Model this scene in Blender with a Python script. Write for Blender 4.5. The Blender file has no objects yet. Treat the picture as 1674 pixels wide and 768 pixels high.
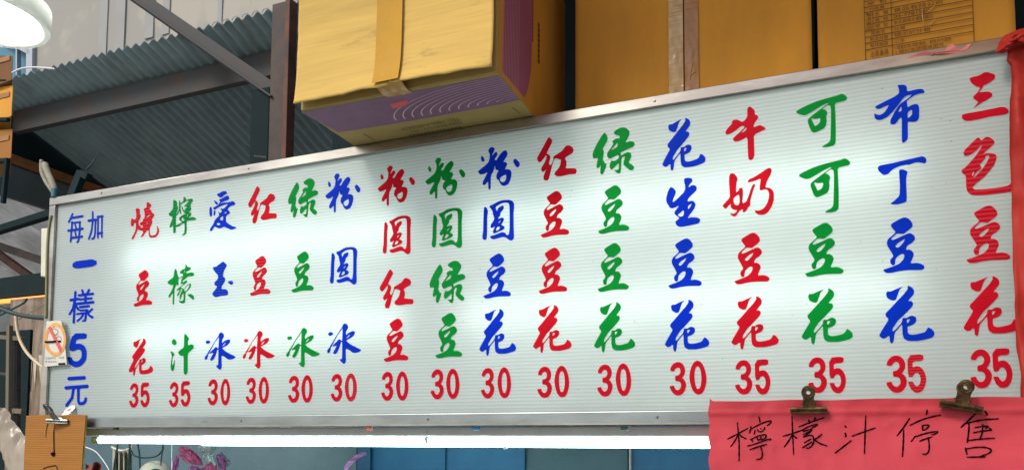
import bpy, bmesh, math, random
from mathutils import Vector, Matrix, noise
S = bpy.context.scene
C = S.collection
random.seed(7)
R_ = math.radians
ZO = 1.694                      # height of the sign's lower panel edge above the street

# ---------------------------------------------------------------- camera
CAM = Vector((2.7204, -1.9886, 1.6)); YAW, PITCH, ROLL = -0.37925, 0.067473, 0.0056197
FPX, CX, CY = 1209.0, 837.0, 645.0
fw = Vector((math.sin(YAW)*math.cos(PITCH), math.cos(YAW)*math.cos(PITCH), math.sin(PITCH)))
rt0 = Vector((math.cos(YAW), -math.sin(YAW), 0)); up0 = rt0.cross(fw)
rt = math.cos(ROLL)*rt0 + math.sin(ROLL)*up0; up = -math.sin(ROLL)*rt0 + math.cos(ROLL)*up0
cd = bpy.data.cameras.new('camera'); cam = bpy.data.objects.new('camera', cd); C.objects.link(cam)
cam.matrix_world = Matrix(((rt.x, up.x, -fw.x, CAM.x), (rt.y, up.y, -fw.y, CAM.y), (rt.z, up.z, -fw.z, CAM.z), (0, 0, 0, 1)))
cd.sensor_width = 36; cd.lens = FPX/1674*36; cd.shift_y = (CY-384)/1674; cd.clip_end = 500; cd.clip_start = 0.02
S.camera = cam

# ---------------------------------------------------------------- sky, sun, exposure
SUN_EL, SUN_AZ = 42, 207         # azimuth of the direction the light comes from
w = bpy.data.worlds.new('World'); S.world = w; w.use_nodes = True
nt = w.node_tree; bg = nt.nodes['Background']; sky = nt.nodes.new('ShaderNodeTexSky')
sky.sky_type = 'NISHITA'; sky.dust_density = 2.2; sky.ozone_density = 1.0; sky.sun_disc = False; sky.sun_elevation = R_(SUN_EL); sky.sun_rotation = R_(SUN_AZ)
nt.links.new(sky.outputs[0], bg.inputs[0]); bg.inputs[1].default_value = 0.13
sl = bpy.data.lights.new('sun', 'SUN'); sl.energy = 1.7; sl.angle = R_(14); sl.color = (1, .94, .84)
so = bpy.data.objects.new('sun', sl); C.objects.link(so)
sd = Vector((math.sin(R_(SUN_AZ))*math.cos(R_(SUN_EL)), math.cos(R_(SUN_AZ))*math.cos(R_(SUN_EL)), math.sin(R_(SUN_EL))))
so.rotation_euler = sd.to_track_quat('Z', 'Y').to_euler(); so.location = (0, -4, 8)
S.view_settings.view_transform = 'Standard'; S.view_settings.look = 'None'; S.view_settings.exposure = 0.30
S.cycles.use_denoising = True; S.cycles.max_bounces = 8; S.cycles.sample_clamp_indirect = 6
S.cycles.caustics_reflective = False; S.cycles.caustics_refractive = False

# ---------------------------------------------------------------- helpers
def ray(px, py): return fw + (px-CX)/FPX*rt - (py-CY)/FPX*up
def at(px, py, Y=0.0):
    d = ray(px, py); return CAM + (Y-CAM.y)/d.y*d
def atx(px, py, X):
    d = ray(px, py); return CAM + (X-CAM.x)/d.x*d
def atz(px, py, Z):
    d = ray(px, py); return CAM + (Z-CAM.z)/d.z*d

def mat(name, col, rough=.6, metal=0, noise_scale=None, noise_amt=.25, col2=None, bump=0, bump_scale=60, emis=None, estr=0, detail=5, coat=0, stretch=None, spec=.5):
    m = bpy.data.materials.new(name); m.use_nodes = True; n = m.node_tree.nodes; l = m.node_tree.links
    p = n['Principled BSDF']; p.inputs['Base Color'].default_value = (*col, 1); p.inputs['Roughness'].default_value = rough
    p.inputs['Metallic'].default_value = metal; p.inputs['Specular IOR Level'].default_value = spec
    if coat: p.inputs['Coat Weight'].default_value = coat
    tc = n.new('ShaderNodeTexCoord'); mp = n.new('ShaderNodeMapping'); l.new(tc.outputs['Object'], mp.inputs[0])
    if stretch: mp.inputs['Scale'].default_value = stretch
    if noise_scale:
        t = n.new('ShaderNodeTexNoise'); t.inputs['Scale'].default_value = noise_scale; t.inputs['Detail'].default_value = detail
        t.inputs['Roughness'].default_value = .65; l.new(mp.outputs[0], t.inputs[0])
        r = n.new('ShaderNodeValToRGB'); r.color_ramp.elements[0].position = .36; r.color_ramp.elements[1].position = .64
        c2 = col2 if col2 else tuple(c*(1-noise_amt) for c in col)
        r.color_ramp.elements[0].color = (*c2, 1); r.color_ramp.elements[1].color = (*col, 1)
        l.new(t.outputs[0], r.inputs[0]); l.new(r.outputs[0], p.inputs['Base Color'])
        mr = n.new('ShaderNodeMapRange'); mr.inputs['To Min'].default_value = max(0, rough-.08); mr.inputs['To Max'].default_value = min(1, rough+.12)
        l.new(t.outputs[0], mr.inputs[0]); l.new(mr.outputs[0], p.inputs['Roughness'])
    if bump:
        b = n.new('ShaderNodeBump'); b.inputs['Strength'].default_value = bump; b.inputs['Distance'].default_value = .004
        t2 = n.new('ShaderNodeTexNoise'); t2.inputs['Scale'].default_value = bump_scale; t2.inputs['Detail'].default_value = 4
        l.new(mp.outputs[0], t2.inputs[0]); l.new(t2.outputs[0], b.inputs['Height']); l.new(b.outputs[0], p.inputs['Normal'])
    if emis: p.inputs['Emission Color'].default_value = (*emis, 1); p.inputs['Emission Strength'].default_value = estr
    return m

def sheet_mat(name, col, trans=.4, rough=.6, line_col=None, noise_amt=.06, bump=0, bump_scale=40, rib=None, spec=.3):
    """thin sheet: light both bounces off it and passes through it"""
    m = bpy.data.materials.new(name); m.use_nodes = True; n = m.node_tree.nodes; l = m.node_tree.links
    p = n['Principled BSDF']; out = n['Material Output']; p.inputs['Roughness'].default_value = rough; p.inputs['Specular IOR Level'].default_value = spec
    tr = n.new('ShaderNodeBsdfTranslucent'); mx = n.new('ShaderNodeMixShader'); mx.inputs[0].default_value = trans
    tc = n.new('ShaderNodeTexCoord'); t = n.new('ShaderNodeTexNoise'); t.inputs['Scale'].default_value = 3.5; t.inputs['Detail'].default_value = 5
    l.new(tc.outputs['Object'], t.inputs[0])
    r = n.new('ShaderNodeValToRGB'); r.color_ramp.elements[0].position = .3; r.color_ramp.elements[1].position = .7
    r.color_ramp.elements[0].color = (*[c*(1-noise_amt) for c in col], 1); r.color_ramp.elements[1].color = (*col, 1)
    l.new(t.outputs[0], r.inputs[0]); cout = r.outputs[0]; hgt = None
    if rib:                       # webs of the twin-wall sheet, every `rib` metres
        sx = n.new('ShaderNodeSeparateXYZ'); l.new(tc.outputs['Object'], sx.inputs[0])
        md = n.new('ShaderNodeMath'); md.operation = 'PINGPONG'; md.inputs[1].default_value = rib/2; l.new(sx.outputs['Z'], md.inputs[0])
        mr = n.new('ShaderNodeMapRange'); mr.inputs['From Min'].default_value = 0; mr.inputs['From Max'].default_value = rib*.30
        mr.inputs['To Min'].default_value = 0; mr.inputs['To Max'].default_value = 1; l.new(md.outputs[0], mr.inputs[0])
        mc = n.new('ShaderNodeMix'); mc.data_type = 'RGBA'; mc.inputs['A'].default_value = (*line_col, 1); l.new(mr.outputs[0], mc.inputs['Factor'])
        l.new(cout, mc.inputs['B']); cout = mc.outputs['Result']; hgt = mr.outputs[0]
    l.new(cout, p.inputs['Base Color']); l.new(cout, tr.inputs['Color'])
    if bump or hgt:
        b = n.new('ShaderNodeBump'); b.inputs['Distance'].default_value = .001 if hgt else .004; b.inputs['Strength'].default_value = .35 if hgt else bump
        if hgt: l.new(hgt, b.inputs['Height'])
        else:
            t2 = n.new('ShaderNodeTexNoise'); t2.inputs['Scale'].default_value = bump_scale; l.new(tc.outputs['Object'], t2.inputs[0]); l.new(t2.outputs[0], b.inputs['Height'])
        l.new(b.outputs[0], p.inputs['Normal'])
    l.new(p.outputs[0], mx.inputs[1]); l.new(tr.outputs[0], mx.inputs[2]); l.new(mx.outputs[0], out.inputs[0])
    return m

def tag(o, label=None, cat=None, group=None, kind=None):
    if label: o['label'] = label
    if cat: o['category'] = cat
    if group: o['group'] = group
    if kind: o['kind'] = kind
    return o
def empty(name, loc, label, cat, group=None):
    o = bpy.data.objects.new(name, None); C.objects.link(o); o.location = loc; o.empty_display_size = .05
    return tag(o, label, cat, group)

class MB:
    """collects vertices and faces (world coordinates) and links them as one mesh object"""
    def __init__(s): s.v = []; s.f = []; s.smooth = False
    def add(s, vs, fs):
        b = len(s.v); s.v += [Vector(v) for v in vs]; s.f += [[b+i for i in f] for f in fs]; return s
    def box(s, a, b, bev=0):
        x0, y0, z0 = a; x1, y1, z1 = b
        s.add([(x0,y0,z0),(x1,y0,z0),(x1,y1,z0),(x0,y1,z0),(x0,y0,z1),(x1,y0,z1),(x1,y1,z1),(x0,y1,z1)],
              [(0,3,2,1),(4,5,6,7),(0,1,5,4),(1,2,6,5),(2,3,7,6),(3,0,4,7)]); return s
    def bar(s, a, b, w, h, side=Vector((0,1,0))):
        a = Vector(a); b = Vector(b); d = (b-a).normalized(); n = d.cross(side).normalized(); sd_ = n.cross(d).normalized()
        vs = []
        for p in (a, b):
            for i, j in ((-1,-1),(1,-1),(1,1),(-1,1)): vs.append(p + n*w/2*i + sd_*h/2*j)
        s.add(vs, [(0,1,2,3),(7,6,5,4),(0,4,5,1),(1,5,6,2),(2,6,7,3),(3,7,4,0)]); return s
    def tube(s, pts, r, n=8, cap=True):
        pts = [Vector(p) for p in pts]; rs = r if isinstance(r, (list, tuple)) else [r]*len(pts); vs = []; fs = []
        ref = Vector((0,0,1))
        for i, p in enumerate(pts):
            d = (pts[min(i+1, len(pts)-1)] - pts[max(i-1, 0)]).normalized()
            if abs(d.dot(ref)) > .95: ref = Vector((0,1,0)) if abs(d.z) > .9 else Vector((0,0,1))
            a = d.cross(ref).normalized(); b = d.cross(a)
            for k in range(n): t = 2*math.pi*k/n; vs.append(p + (a*math.cos(t)+b*math.sin(t))*rs[i])
        for i in range(len(pts)-1):
            for k in range(n): k2 = (k+1) % n; fs.append((i*n+k, i*n+k2, (i+1)*n+k2, (i+1)*n+k))
        if cap: fs.append(tuple(range(n))[::-1]); fs.append(tuple((len(pts)-1)*n+k for k in range(n)))
        s.add(vs, fs); return s
    def quad(s, a, b, c, d): return s.add([a, b, c, d], [(0,1,2,3)])
    def slab(s, pts, off):
        """closed prism from an outline and an offset vector"""
        off = Vector(off); n = len(pts); vs = [Vector(p) for p in pts] + [Vector(p)+off for p in pts]
        s.add(vs, [tuple(range(n)), tuple(range(2*n-1, n-1, -1))] + [(i, i+n, (i+1) % n+n, (i+1) % n) for i in range(n)]); return s
    def grid(s, fn, nu, nv):
        vs = [fn(i/nu, j/nv) for j in range(nv+1) for i in range(nu+1)]
        s.add(vs, [(j*(nu+1)+i, j*(nu+1)+i+1, (j+1)*(nu+1)+i+1, (j+1)*(nu+1)+i) for j in range(nv) for i in range(nu)]); return s
    def lathe(s, prof, centre, axis, n=32):
        axis = Vector(axis).normalized(); a = axis.orthogonal().normalized(); b = axis.cross(a); c = Vector(centre); vs = []; fs = []
        for (r, h) in prof:
            for k in range(n): t = 2*math.pi*k/n; vs.append(c + axis*h + (a*math.cos(t)+b*math.sin(t))*r)
        for i in range(len(prof)-1):
            for k in range(n): k2 = (k+1) % n; fs.append((i*n+k, i*n+k2, (i+1)*n+k2, (i+1)*n+k))
        s.add(vs, fs); return s
    def build(s, name, m, parent=None, bevel=0, smooth=False, solid=0, kind=None, label=None, seg=2):
        me = bpy.data.meshes.new(name)
        org = Vector((0,0,0)); pl = parent.matrix_world.translation if parent else None
        base = parent_loc(parent) if parent else (sum(s.v, Vector())/len(s.v))
        me.from_pydata([v-base for v in s.v], [], s.f); me.validate(); me.update()
        bm_ = bmesh.new(); bm_.from_mesh(me); bmesh.ops.recalc_face_normals(bm_, faces=bm_.faces); bm_.to_mesh(me); bm_.free()
        me.materials.append(m); o = bpy.data.objects.new(name, me); C.objects.link(o)
        if parent: o.parent = parent
        else: o.location = base
        if solid: q = o.modifiers.new('s', 'SOLIDIFY'); q.thickness = solid; q.offset = 0
        if bevel: q = o.modifiers.new('b', 'BEVEL'); q.width = bevel; q.segments = seg; q.limit_method = 'ANGLE'; q.angle_limit = R_(35)
        if smooth:
            for p_ in me.polygons: p_.use_smooth = True
        if kind: o['kind'] = kind
        if label: o['label'] = label
        return o
def parent_loc(p):
    v = Vector((0,0,0))
    while p is not None: v = v + Vector(p.location); p = p.parent
    return v
def fbm(x, y, s=1.0, seed=0):
    return noise.fractal(Vector((x*s+seed, y*s-seed, seed*1.7)), 0.8, 2.0, 4)
def ribbon(mb, pts, wd, to3, n_off=0):
    """flat pen stroke in a sheet's own plane; pts are (u, v), to3 maps them on the sheet"""
    P2 = [Vector(p) for p in pts]; L = []; Rr = []
    for i, p in enumerate(P2):
        d = (P2[min(i+1, len(P2)-1)] - P2[max(i-1, 0)]).normalized(); nn = Vector((-d.y, d.x)); ww = wd[i] if isinstance(wd, (list, tuple)) else wd
        L.append(p+nn*ww/2); Rr.append(p-nn*ww/2)
    vs = [to3(*q) for q in L] + [to3(*q) for q in Rr]; n = len(L)
    mb.add(vs, [(i, i+1, n+i+1, n+i) for i in range(n-1)])
def densify(pts, step):
    out = [Vector(pts[0])]
    for a, b in zip(pts, pts[1:]):
        a = Vector(a); b = Vector(b); k = max(1, int((b-a).length/step))
        out += [a+(b-a)*(i/k) for i in range(1, k+1)]
    return out
def smooth_line(pts, it=2):
    pts = [Vector(p) for p in pts]
    for _ in range(it):
        q = [pts[0]]
        for a, b in zip(pts, pts[1:]): q += [a*.75+b*.25, a*.25+b*.75]
        pts = q + [pts[-1]]
    return pts
_txt = {}
def text_mesh(s, font_off=0):
    if s in _txt: return _txt[s]
    cu = bpy.data.curves.new('t', 'FONT'); cu.body = s; cu.resolution_u = 3; cu.offset = font_off
    o = bpy.data.objects.new('t', cu); C.objects.link(o); bpy.context.view_layer.update()
    me = bpy.data.meshes.new_from_object(o.evaluated_get(bpy.context.evaluated_depsgraph_get()))
    vs = [tuple(v.co) for v in me.vertices]; fs = [tuple(p.vertices) for p in me.polygons]
    bpy.data.objects.remove(o); bpy.data.meshes.remove(me)
    xs = [v[0] for v in vs] or [0]; ys = [v[1] for v in vs] or [0]
    _txt[s] = (vs, fs, min(xs), max(xs), min(ys), max(ys)); return _txt[s]
def add_text(mb, s, to3, x0, y0, x1, y1):
    """text fitted to a rectangle of a surface; to3 maps (x, y) onto it"""
    vs, fs, a, b, c, d = text_mesh(s)
    mb.add([to3(x0+(v[0]-a)/(b-a)*(x1-x0), y0+(v[1]-c)/(d-c)*(y1-y0)) for v in vs], fs)
GLYPHS = {
 'san': [[258,500,272,500,295,496,357,468,366,459,370,449,371,429,364,416,348,404,291,375,254,364,243,354,233,336,199,300,199,297,201,293,208,292,274,290,300,284,317,274,327,265,334,250,333,237,325,226,311,217,210,173,135,135,134,139,145,150,180,182,181,189,180,193,139,232,132,241,129,250,138,262,171,288,182,299,196,318,207,339,203,347,173,360,134,390,111,421,99,453,107,464,144,471,191,475,228,486],[415,102,448,98,464,91,486,73,500,51,499,41,488,27,478,22,451,17,303,16,183,4,86,0,49,4,26,14,13,26,1,46,0,60,8,72,18,78,42,82,213,89]],
 'se': [[255,496,268,496,287,493,318,476,331,462,340,447,341,436,325,423,264,383,215,347,246,355,268,356,287,355,322,348,337,341,351,330,355,321,353,297,335,262,322,244,275,197,220,152,148,110,108,82,108,71,120,59,140,54,213,50,327,50,403,54,457,60,473,68,486,85,493,89,499,84,500,82,498,24,483,8,414,4,243,0,205,1,128,7,102,12,72,27,58,39,46,63,42,80,42,175,34,192,14,205,5,215,0,229,1,235,12,243,38,255,59,271,140,338,193,394,210,417,215,428,211,432,204,429,177,407,138,379,108,365,88,359,56,354,39,358,33,364,26,378,30,394,46,412,136,478,172,499,178,500,188,497,204,479,216,474],[267,337,251,334,245,330,243,316,235,306,219,291,190,272,186,261,196,251,200,243,196,226,189,221,166,214,153,205,129,177,117,156,118,154,198,216,219,235,252,274,280,315,282,326,280,331,277,336],[121,212,113,207,109,199,107,182,109,173,113,174,119,184,128,205,125,211]],
 'bu': [[244,500,283,497,305,492,318,486,329,472,331,463,330,441,341,433,433,439,464,437,486,429,495,419,500,404,494,399,473,400,444,398,422,396,400,390,353,368,331,354,325,347,329,332,329,304,337,299,365,309,400,315,419,313,434,305,441,290,444,262,441,210,438,194,431,181,420,171,404,166,392,165,335,176,328,160,325,41,322,28,311,15,298,7,275,0,271,3,265,20,271,203,265,220,240,204,212,175,205,171,189,167,176,169,163,175,157,183,157,200,160,211,201,273,222,298,245,321,263,335,284,347,352,379,373,396,372,401,343,401,321,396,305,389,277,367,247,334,180,274,144,248,121,237,75,224,59,222,36,224,20,231,6,244,0,264,0,278,6,285,21,275,34,270,60,267,80,271,106,286,144,331,147,336,143,340,108,333,55,319,36,321,10,336,13,342,18,347,50,358,207,405,242,421,250,429,254,451,249,474,240,495],[267,308,253,294,242,279,240,274,244,270,266,272,271,278,272,306,270,308],[361,271,337,259,328,243,329,213,333,207,337,206,349,211,371,230,374,243,374,265,370,269]],
 'ding': [[445,500,460,500,475,493,487,482,498,462,500,448,496,432,491,425,483,421,470,422,433,437,402,442,384,441,352,434,323,422,317,423,311,429,289,429,238,422,209,415,161,397,139,382,112,356,102,350,77,343,61,345,45,354,13,391,4,406,0,427,4,441,15,451,31,456,166,467],[235,383,262,380,287,366,304,350,303,333,293,296,289,259,288,184,290,70,289,50,285,23,258,11,198,0,157,3,125,12,126,21,164,46,203,81,218,109,223,202,218,364,225,381]],
 'ke': [[434,500,454,498,475,485,494,465,500,448,489,433,477,429,390,420,379,400,382,317,383,158,379,45,376,26,371,18,359,9,343,4,306,0,253,4,247,9,248,12,275,27,303,38,320,53,327,68,331,105,338,251,340,355,338,388,334,401,321,409,309,409,262,383,264,376,279,371,290,363,301,348,306,335,305,322,296,305,294,295,297,250,290,219,280,198,263,185,203,164,178,158,162,162,150,173,139,190,115,261,113,271,113,287,115,296,124,307,150,327,255,391,315,422,319,427,303,430,259,416,131,357,106,348,87,345,67,347,29,363,6,380,0,391,0,394,8,401,53,420,104,438,194,462,251,472,417,492],[149,305,149,298,179,227,185,223,191,224,211,234,224,245,232,260,235,278,236,285,231,291,228,293,206,291,184,293]],
 'niu': [[305,500,312,500,328,492,359,468,368,458,371,449,372,423,375,417,381,414,392,413,410,396,412,387,405,373,366,340,354,315,355,306,359,303,366,302,410,311,429,312,441,310,468,298,498,278,500,274,498,267,377,238,355,220,358,48,353,28,342,12,332,4,312,0,301,4,284,15,280,30,275,128,275,185,274,197,264,215,262,217,179,194,151,191,115,195,100,205,93,213,98,227,106,235,173,271,234,308,242,322,217,329,198,327,105,286,69,275,37,270,13,270,0,284,1,292,9,309,21,322,83,365,86,371,82,383,95,394,111,398,143,397,171,388,206,370,218,370,238,376,251,384,268,400,276,414,277,471,283,488,293,496],[253,309,203,268,204,267,232,273,261,288,265,302,260,310]],
 'nai': [[450,499,457,500,470,497,476,491,483,473,482,463,469,422,435,357,422,303,426,291,448,287,463,281,478,269,488,256,500,223,499,146,480,86,466,60,444,28,428,14,406,2,387,0,362,4,350,9,331,22,321,35,314,50,315,53,319,57,344,52,360,53,385,61,398,70,418,93,428,110,440,139,449,170,454,204,454,225,445,254,438,266,426,272,410,273,382,268,376,268,367,275,364,289,367,321,376,383,376,386,368,394,327,381,271,371,252,373,249,378,254,392,268,405,300,416,350,441,417,483],[90,493,107,491,126,477,140,457,149,435,151,417,142,389,136,333,135,294,138,280,145,282,159,296,162,301,163,312,169,318,188,321,199,311,202,289,202,243,194,163,201,149,223,158,238,175,260,236,278,293,295,333,308,347,318,347,321,344,319,323,303,280,277,188,272,160,273,129,268,112,253,99,236,70,219,53,209,49,202,52,197,64,200,82,194,83,182,80,167,71,131,22,123,15,116,15,107,16,88,30,75,44,71,54,75,55,101,48,117,50,129,58,140,70,141,77,136,82,121,85,105,92,86,109,78,124,79,152,77,154,67,148,41,117,31,113,18,119,9,127,0,144,3,154,9,161,65,221,73,245,66,385,67,428,70,467,79,487],[155,250,129,234,115,219,109,205,108,191,114,155,125,142,137,136,150,135,160,143,167,166,168,201,165,241,158,250]],
 'hua': [[276,499,279,500,291,496,316,480,326,465,331,450,331,439,326,422,313,406,283,377,279,368,281,365,299,365,308,361,316,349,319,341,316,327,309,316,294,300,229,241,180,201,168,187,130,138,124,124,125,109,127,107,133,108,149,119,202,171,213,188,217,213,223,219,232,220,255,218,285,232,300,235,312,234,335,224,341,215,343,193,341,184,331,171,318,159,292,149,268,143,264,140,261,132,262,98,265,86,274,76,289,71,315,69,353,73,400,82,418,90,429,102,442,123,451,127,477,111,495,90,500,76,499,57,486,42,477,37,462,32,410,21,354,14,331,14,273,16,255,20,232,33,222,46,214,80,213,154,211,157,206,158,150,100,141,78,135,38,128,13,118,0,112,0,100,11,96,25,95,62,90,66,84,67,62,52,48,47,33,47,21,53,4,66,0,78,22,114,86,205,87,222,71,236,65,246,62,263,66,269,72,277,101,301,177,374,236,428,267,463,274,477,272,494],[216,492,226,494,228,491,206,475,196,461,170,397,164,386,157,381,145,377,121,382,89,399,82,408,74,435,74,443,84,460,90,462,108,459,126,462,169,478],[264,206,256,197,258,180,263,173,276,185,285,201,282,205]],
 'sheng': [[316,500,352,497,382,487,393,477,393,463,387,453,350,429,342,419,337,404,339,402,346,402,374,415,385,417,412,417,427,413,443,403,452,397,456,386,452,364,443,354,348,298,328,281,319,265,319,260,325,256,367,258,386,257,409,249,426,235,435,219,435,205,418,177,401,160,334,102,325,93,324,85,330,84,368,89,445,82,479,72,490,65,500,51,499,40,482,23,459,16,278,2,232,0,201,2,174,10,158,19,137,40,134,51,142,64,159,74,190,88,193,97,148,124,124,143,120,154,136,174,181,211,190,222,181,221,137,208,106,203,83,202,59,209,44,223,11,263,0,288,0,310,4,328,21,368,36,394,54,414,66,423,78,425,85,423,112,409,124,399,141,382,146,371,141,350,107,301,98,280,98,272,111,267,142,281,248,344,270,361,281,379,286,397,283,430,269,466,272,490,274,493,290,500],[363,224,343,218,326,206,323,192,327,175,337,178,368,210,376,223,371,226],[246,167,219,151,178,134,175,126,191,113,214,106,226,106,245,111,253,117,263,135,263,151,260,165,258,167]],
 'dou': [[267,500,293,499,309,494,331,482,349,468,370,444,373,435,374,415,371,409,343,390,272,354,252,350,195,358,173,356,115,321,109,311,118,303,134,303,314,350,337,352,360,345,374,337,391,322,398,310,398,292,389,281,367,266,353,258,321,247,300,232,288,213,288,207,293,202,323,202,342,196,365,180,377,159,376,145,359,114,340,87,339,81,349,74,391,76,421,74,459,64,493,47,498,41,500,26,491,17,476,10,460,8,319,14,262,14,181,10,106,1,75,0,44,2,25,8,0,28,4,36,116,58,171,72,199,82,219,93,244,112,257,129,264,148,260,160,249,166,237,167,210,161,179,145,158,129,148,100,148,83,142,75,125,69,117,69,98,79,89,92,87,116,91,124,117,143,126,154,125,160,111,183,64,244,57,256,52,274,53,288,67,311,80,321,143,355,156,364,161,371,163,377,141,396,110,430,108,442,115,450,136,461,200,483,243,496],[270,301,234,289,191,270,162,250,158,244,162,236,170,231,189,229,221,245,263,278,275,297,275,300]],
 'lv': [[354,500,378,497,405,483,427,461,436,449,441,437,440,417,437,404,397,336,397,330,404,328,423,334,441,336,468,332,477,328,495,313,500,305,500,291,495,281,480,270,395,247,337,226,335,223,339,197,349,195,380,210,410,220,431,217,443,213,452,206,460,190,462,176,456,154,433,112,433,107,436,97,454,88,484,62,491,52,491,38,486,27,472,18,463,17,445,20,424,35,389,67,372,89,368,101,370,117,386,166,386,171,382,178,368,179,360,175,351,165,345,146,338,34,333,12,324,1,315,0,300,5,290,11,262,38,259,44,291,42,308,46,314,63,314,102,309,107,306,109,303,108,260,71,233,55,217,58,210,67,204,85,204,99,208,118,222,150,233,153,251,145,257,145,276,148,303,162,316,178,311,201,297,204,218,179,199,178,187,188,181,196,174,210,173,222,177,244,181,251,207,277,245,326,250,339,242,346,239,355,242,366,246,371,265,382,280,387,301,389,320,382,323,386,325,405,320,413,292,423,271,434,254,452,257,463,277,478,314,495,338,500],[142,471,151,470,161,459,176,432,183,402,182,394,174,372,131,307,124,291,123,285,134,275,137,266,135,244,124,174,126,166,137,158,142,152,146,135,150,129,153,127,162,134,165,134,167,129,163,104,157,85,138,42,124,18,118,15,109,15,100,20,92,31,93,68,100,111,97,113,82,97,63,90,54,93,47,102,47,122,63,193,61,202,57,204,29,202,13,205,7,212,0,233,0,250,7,275,19,302,56,368,107,438,129,463],[292,334,247,294,229,274,230,271,233,269,255,275,292,294,298,304,302,332,298,335]],
 'hong': [[152,500,161,500,174,486,187,469,195,453,192,438,185,424,147,361,127,321,128,309,144,304,153,298,165,284,169,275,169,250,154,203,156,187,168,173,171,172,178,174,186,183,205,221,209,238,210,263,221,276,264,292,313,318,334,335,354,360,365,368,388,373,411,368,430,359,446,345,459,324,462,308,457,288,446,276,368,240,358,228,358,222,370,202,373,186,373,146,364,120,375,111,472,99,485,94,499,78,500,69,496,45,489,35,472,32,404,36,326,29,277,29,251,36,235,45,224,61,224,71,231,85,270,121,282,134,297,168,305,207,302,217,296,222,241,244,232,242,220,231,210,211,191,158,160,39,147,10,135,1,119,0,95,8,87,17,84,33,84,51,94,81,117,124,115,126,88,111,75,109,65,111,55,126,54,148,64,168,95,211,116,251,120,269,120,291,118,295,115,294,66,242,48,228,31,227,14,238,6,250,0,270,3,285,95,424,134,487,141,495]],
 'fen': [[155,500,175,498,185,494,191,489,200,478,199,466,178,423,169,397,173,397,195,420,207,429,223,430,230,424,235,415,234,399,224,380,200,352,202,345,218,336,227,341,251,379,273,406,293,422,314,435,324,436,330,436,346,422,356,397,354,382,335,348,309,312,308,303,337,296,351,279,352,270,348,258,327,222,328,218,335,212,366,209,381,203,398,184,402,172,404,147,401,124,393,91,383,65,368,40,361,34,342,25,326,20,305,22,292,28,272,50,252,95,248,99,236,103,228,117,223,132,224,160,233,183,249,205,247,212,222,221,211,235,206,270,202,267,193,231,185,208,164,174,158,153,155,114,155,16,145,2,138,0,129,11,127,26,125,81,118,93,88,65,80,62,68,63,60,72,57,81,57,93,63,111,112,196,112,209,70,195,47,192,34,193,18,202,12,209,0,230,5,240,94,298,113,313,130,335,139,367,142,407,139,426,124,452,124,468,140,492],[42,412,49,412,61,399,76,373,75,352,68,339,56,341,43,354,38,363,33,392,35,401],[444,320,449,319,464,308,477,294,490,277,500,258,500,240,496,231,485,218,477,215,465,220,452,233,429,274,423,293,425,305,437,318],[326,149,288,134,269,120,266,108,271,90,279,78,295,67,307,66,322,71,330,79,340,99,343,116,339,144,329,150]],
 'yuan': [[355,500,415,496,456,485,476,472,493,450,499,433,498,384,490,329,494,134,500,47,498,32,488,14,476,5,459,0,447,1,427,8,377,40,357,49,332,53,311,54,208,39,175,38,150,45,133,56,123,68,123,77,133,83,183,87,303,113,327,112,352,104,367,95,381,77,393,72,410,74,420,87,429,130,431,167,429,353,425,419,419,444,417,451,398,461,386,464,353,467,328,466,279,458,225,438,210,426,208,420,215,401,230,377,236,380,237,399,256,416,308,434,325,435,334,427,338,408,330,390,314,373,292,359,286,350,286,332,278,317,250,288,256,283,260,283,301,291,318,290,334,282,339,277,341,271,335,250,301,209,301,203,306,198,331,191,345,180,350,171,351,161,341,150,315,138,212,112,187,109,169,117,167,127,177,151,199,190,194,192,190,191,169,182,153,179,136,182,129,192,130,211,147,235,180,269,188,294,172,326,163,355,160,374,152,394,121,425,108,445,111,451,117,454,138,457,167,464,241,490,299,500],[32,446,37,447,46,446,65,430,81,404,86,378,78,341,75,304,75,153,71,81,68,60,58,46,50,41,33,39,21,44,6,58,1,71,0,97,12,152,13,278,20,406,24,431],[285,258,263,246,254,235,253,232,258,228,264,229,283,242,292,256,289,259],[252,186,232,178,224,169,218,147,219,141,224,138,245,141,265,152,275,161,278,170,276,177,261,186]],
 'shao': [[272,500,288,500,299,495,336,470,346,458,342,439,320,408,321,399,322,396,343,385,350,379,354,373,356,359,369,346,399,326,408,314,407,306,401,295,369,259,365,249,364,244,374,231,379,220,370,190,348,156,338,132,336,116,337,91,345,57,353,45,373,33,392,30,420,32,439,39,456,56,466,80,468,110,453,151,457,154,485,128,494,113,500,74,492,47,483,31,472,21,457,11,440,4,397,0,382,1,357,7,340,18,328,42,324,59,325,95,320,104,315,108,297,109,279,99,224,39,210,31,188,30,186,36,190,44,215,75,223,89,222,103,220,106,205,114,149,132,138,141,127,142,115,130,101,93,61,24,48,15,30,17,24,25,28,38,78,115,90,150,93,169,90,215,86,232,69,247,61,240,54,210,42,198,24,198,12,203,7,209,1,224,0,255,10,310,18,309,37,295,48,291,67,289,82,289,91,304,92,341,89,369,77,413,77,427,92,441,103,442,122,437,135,429,149,413,152,396,149,366,150,357,152,351,166,335,167,327,157,294,141,271,134,252,132,224,140,209,191,162,199,157,209,157,218,170,217,179,213,183,190,189,175,196,162,213,160,224,170,233,204,247,213,257,214,274,217,279,238,291,242,305,237,358,222,402,221,411,233,424,262,430,267,436,265,492],[333,329,279,305,271,299,268,291,273,288,287,290,313,299,329,309,337,317,339,327],[298,226,279,214,273,206,274,203,284,202,299,212,304,225,302,227]],
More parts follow.
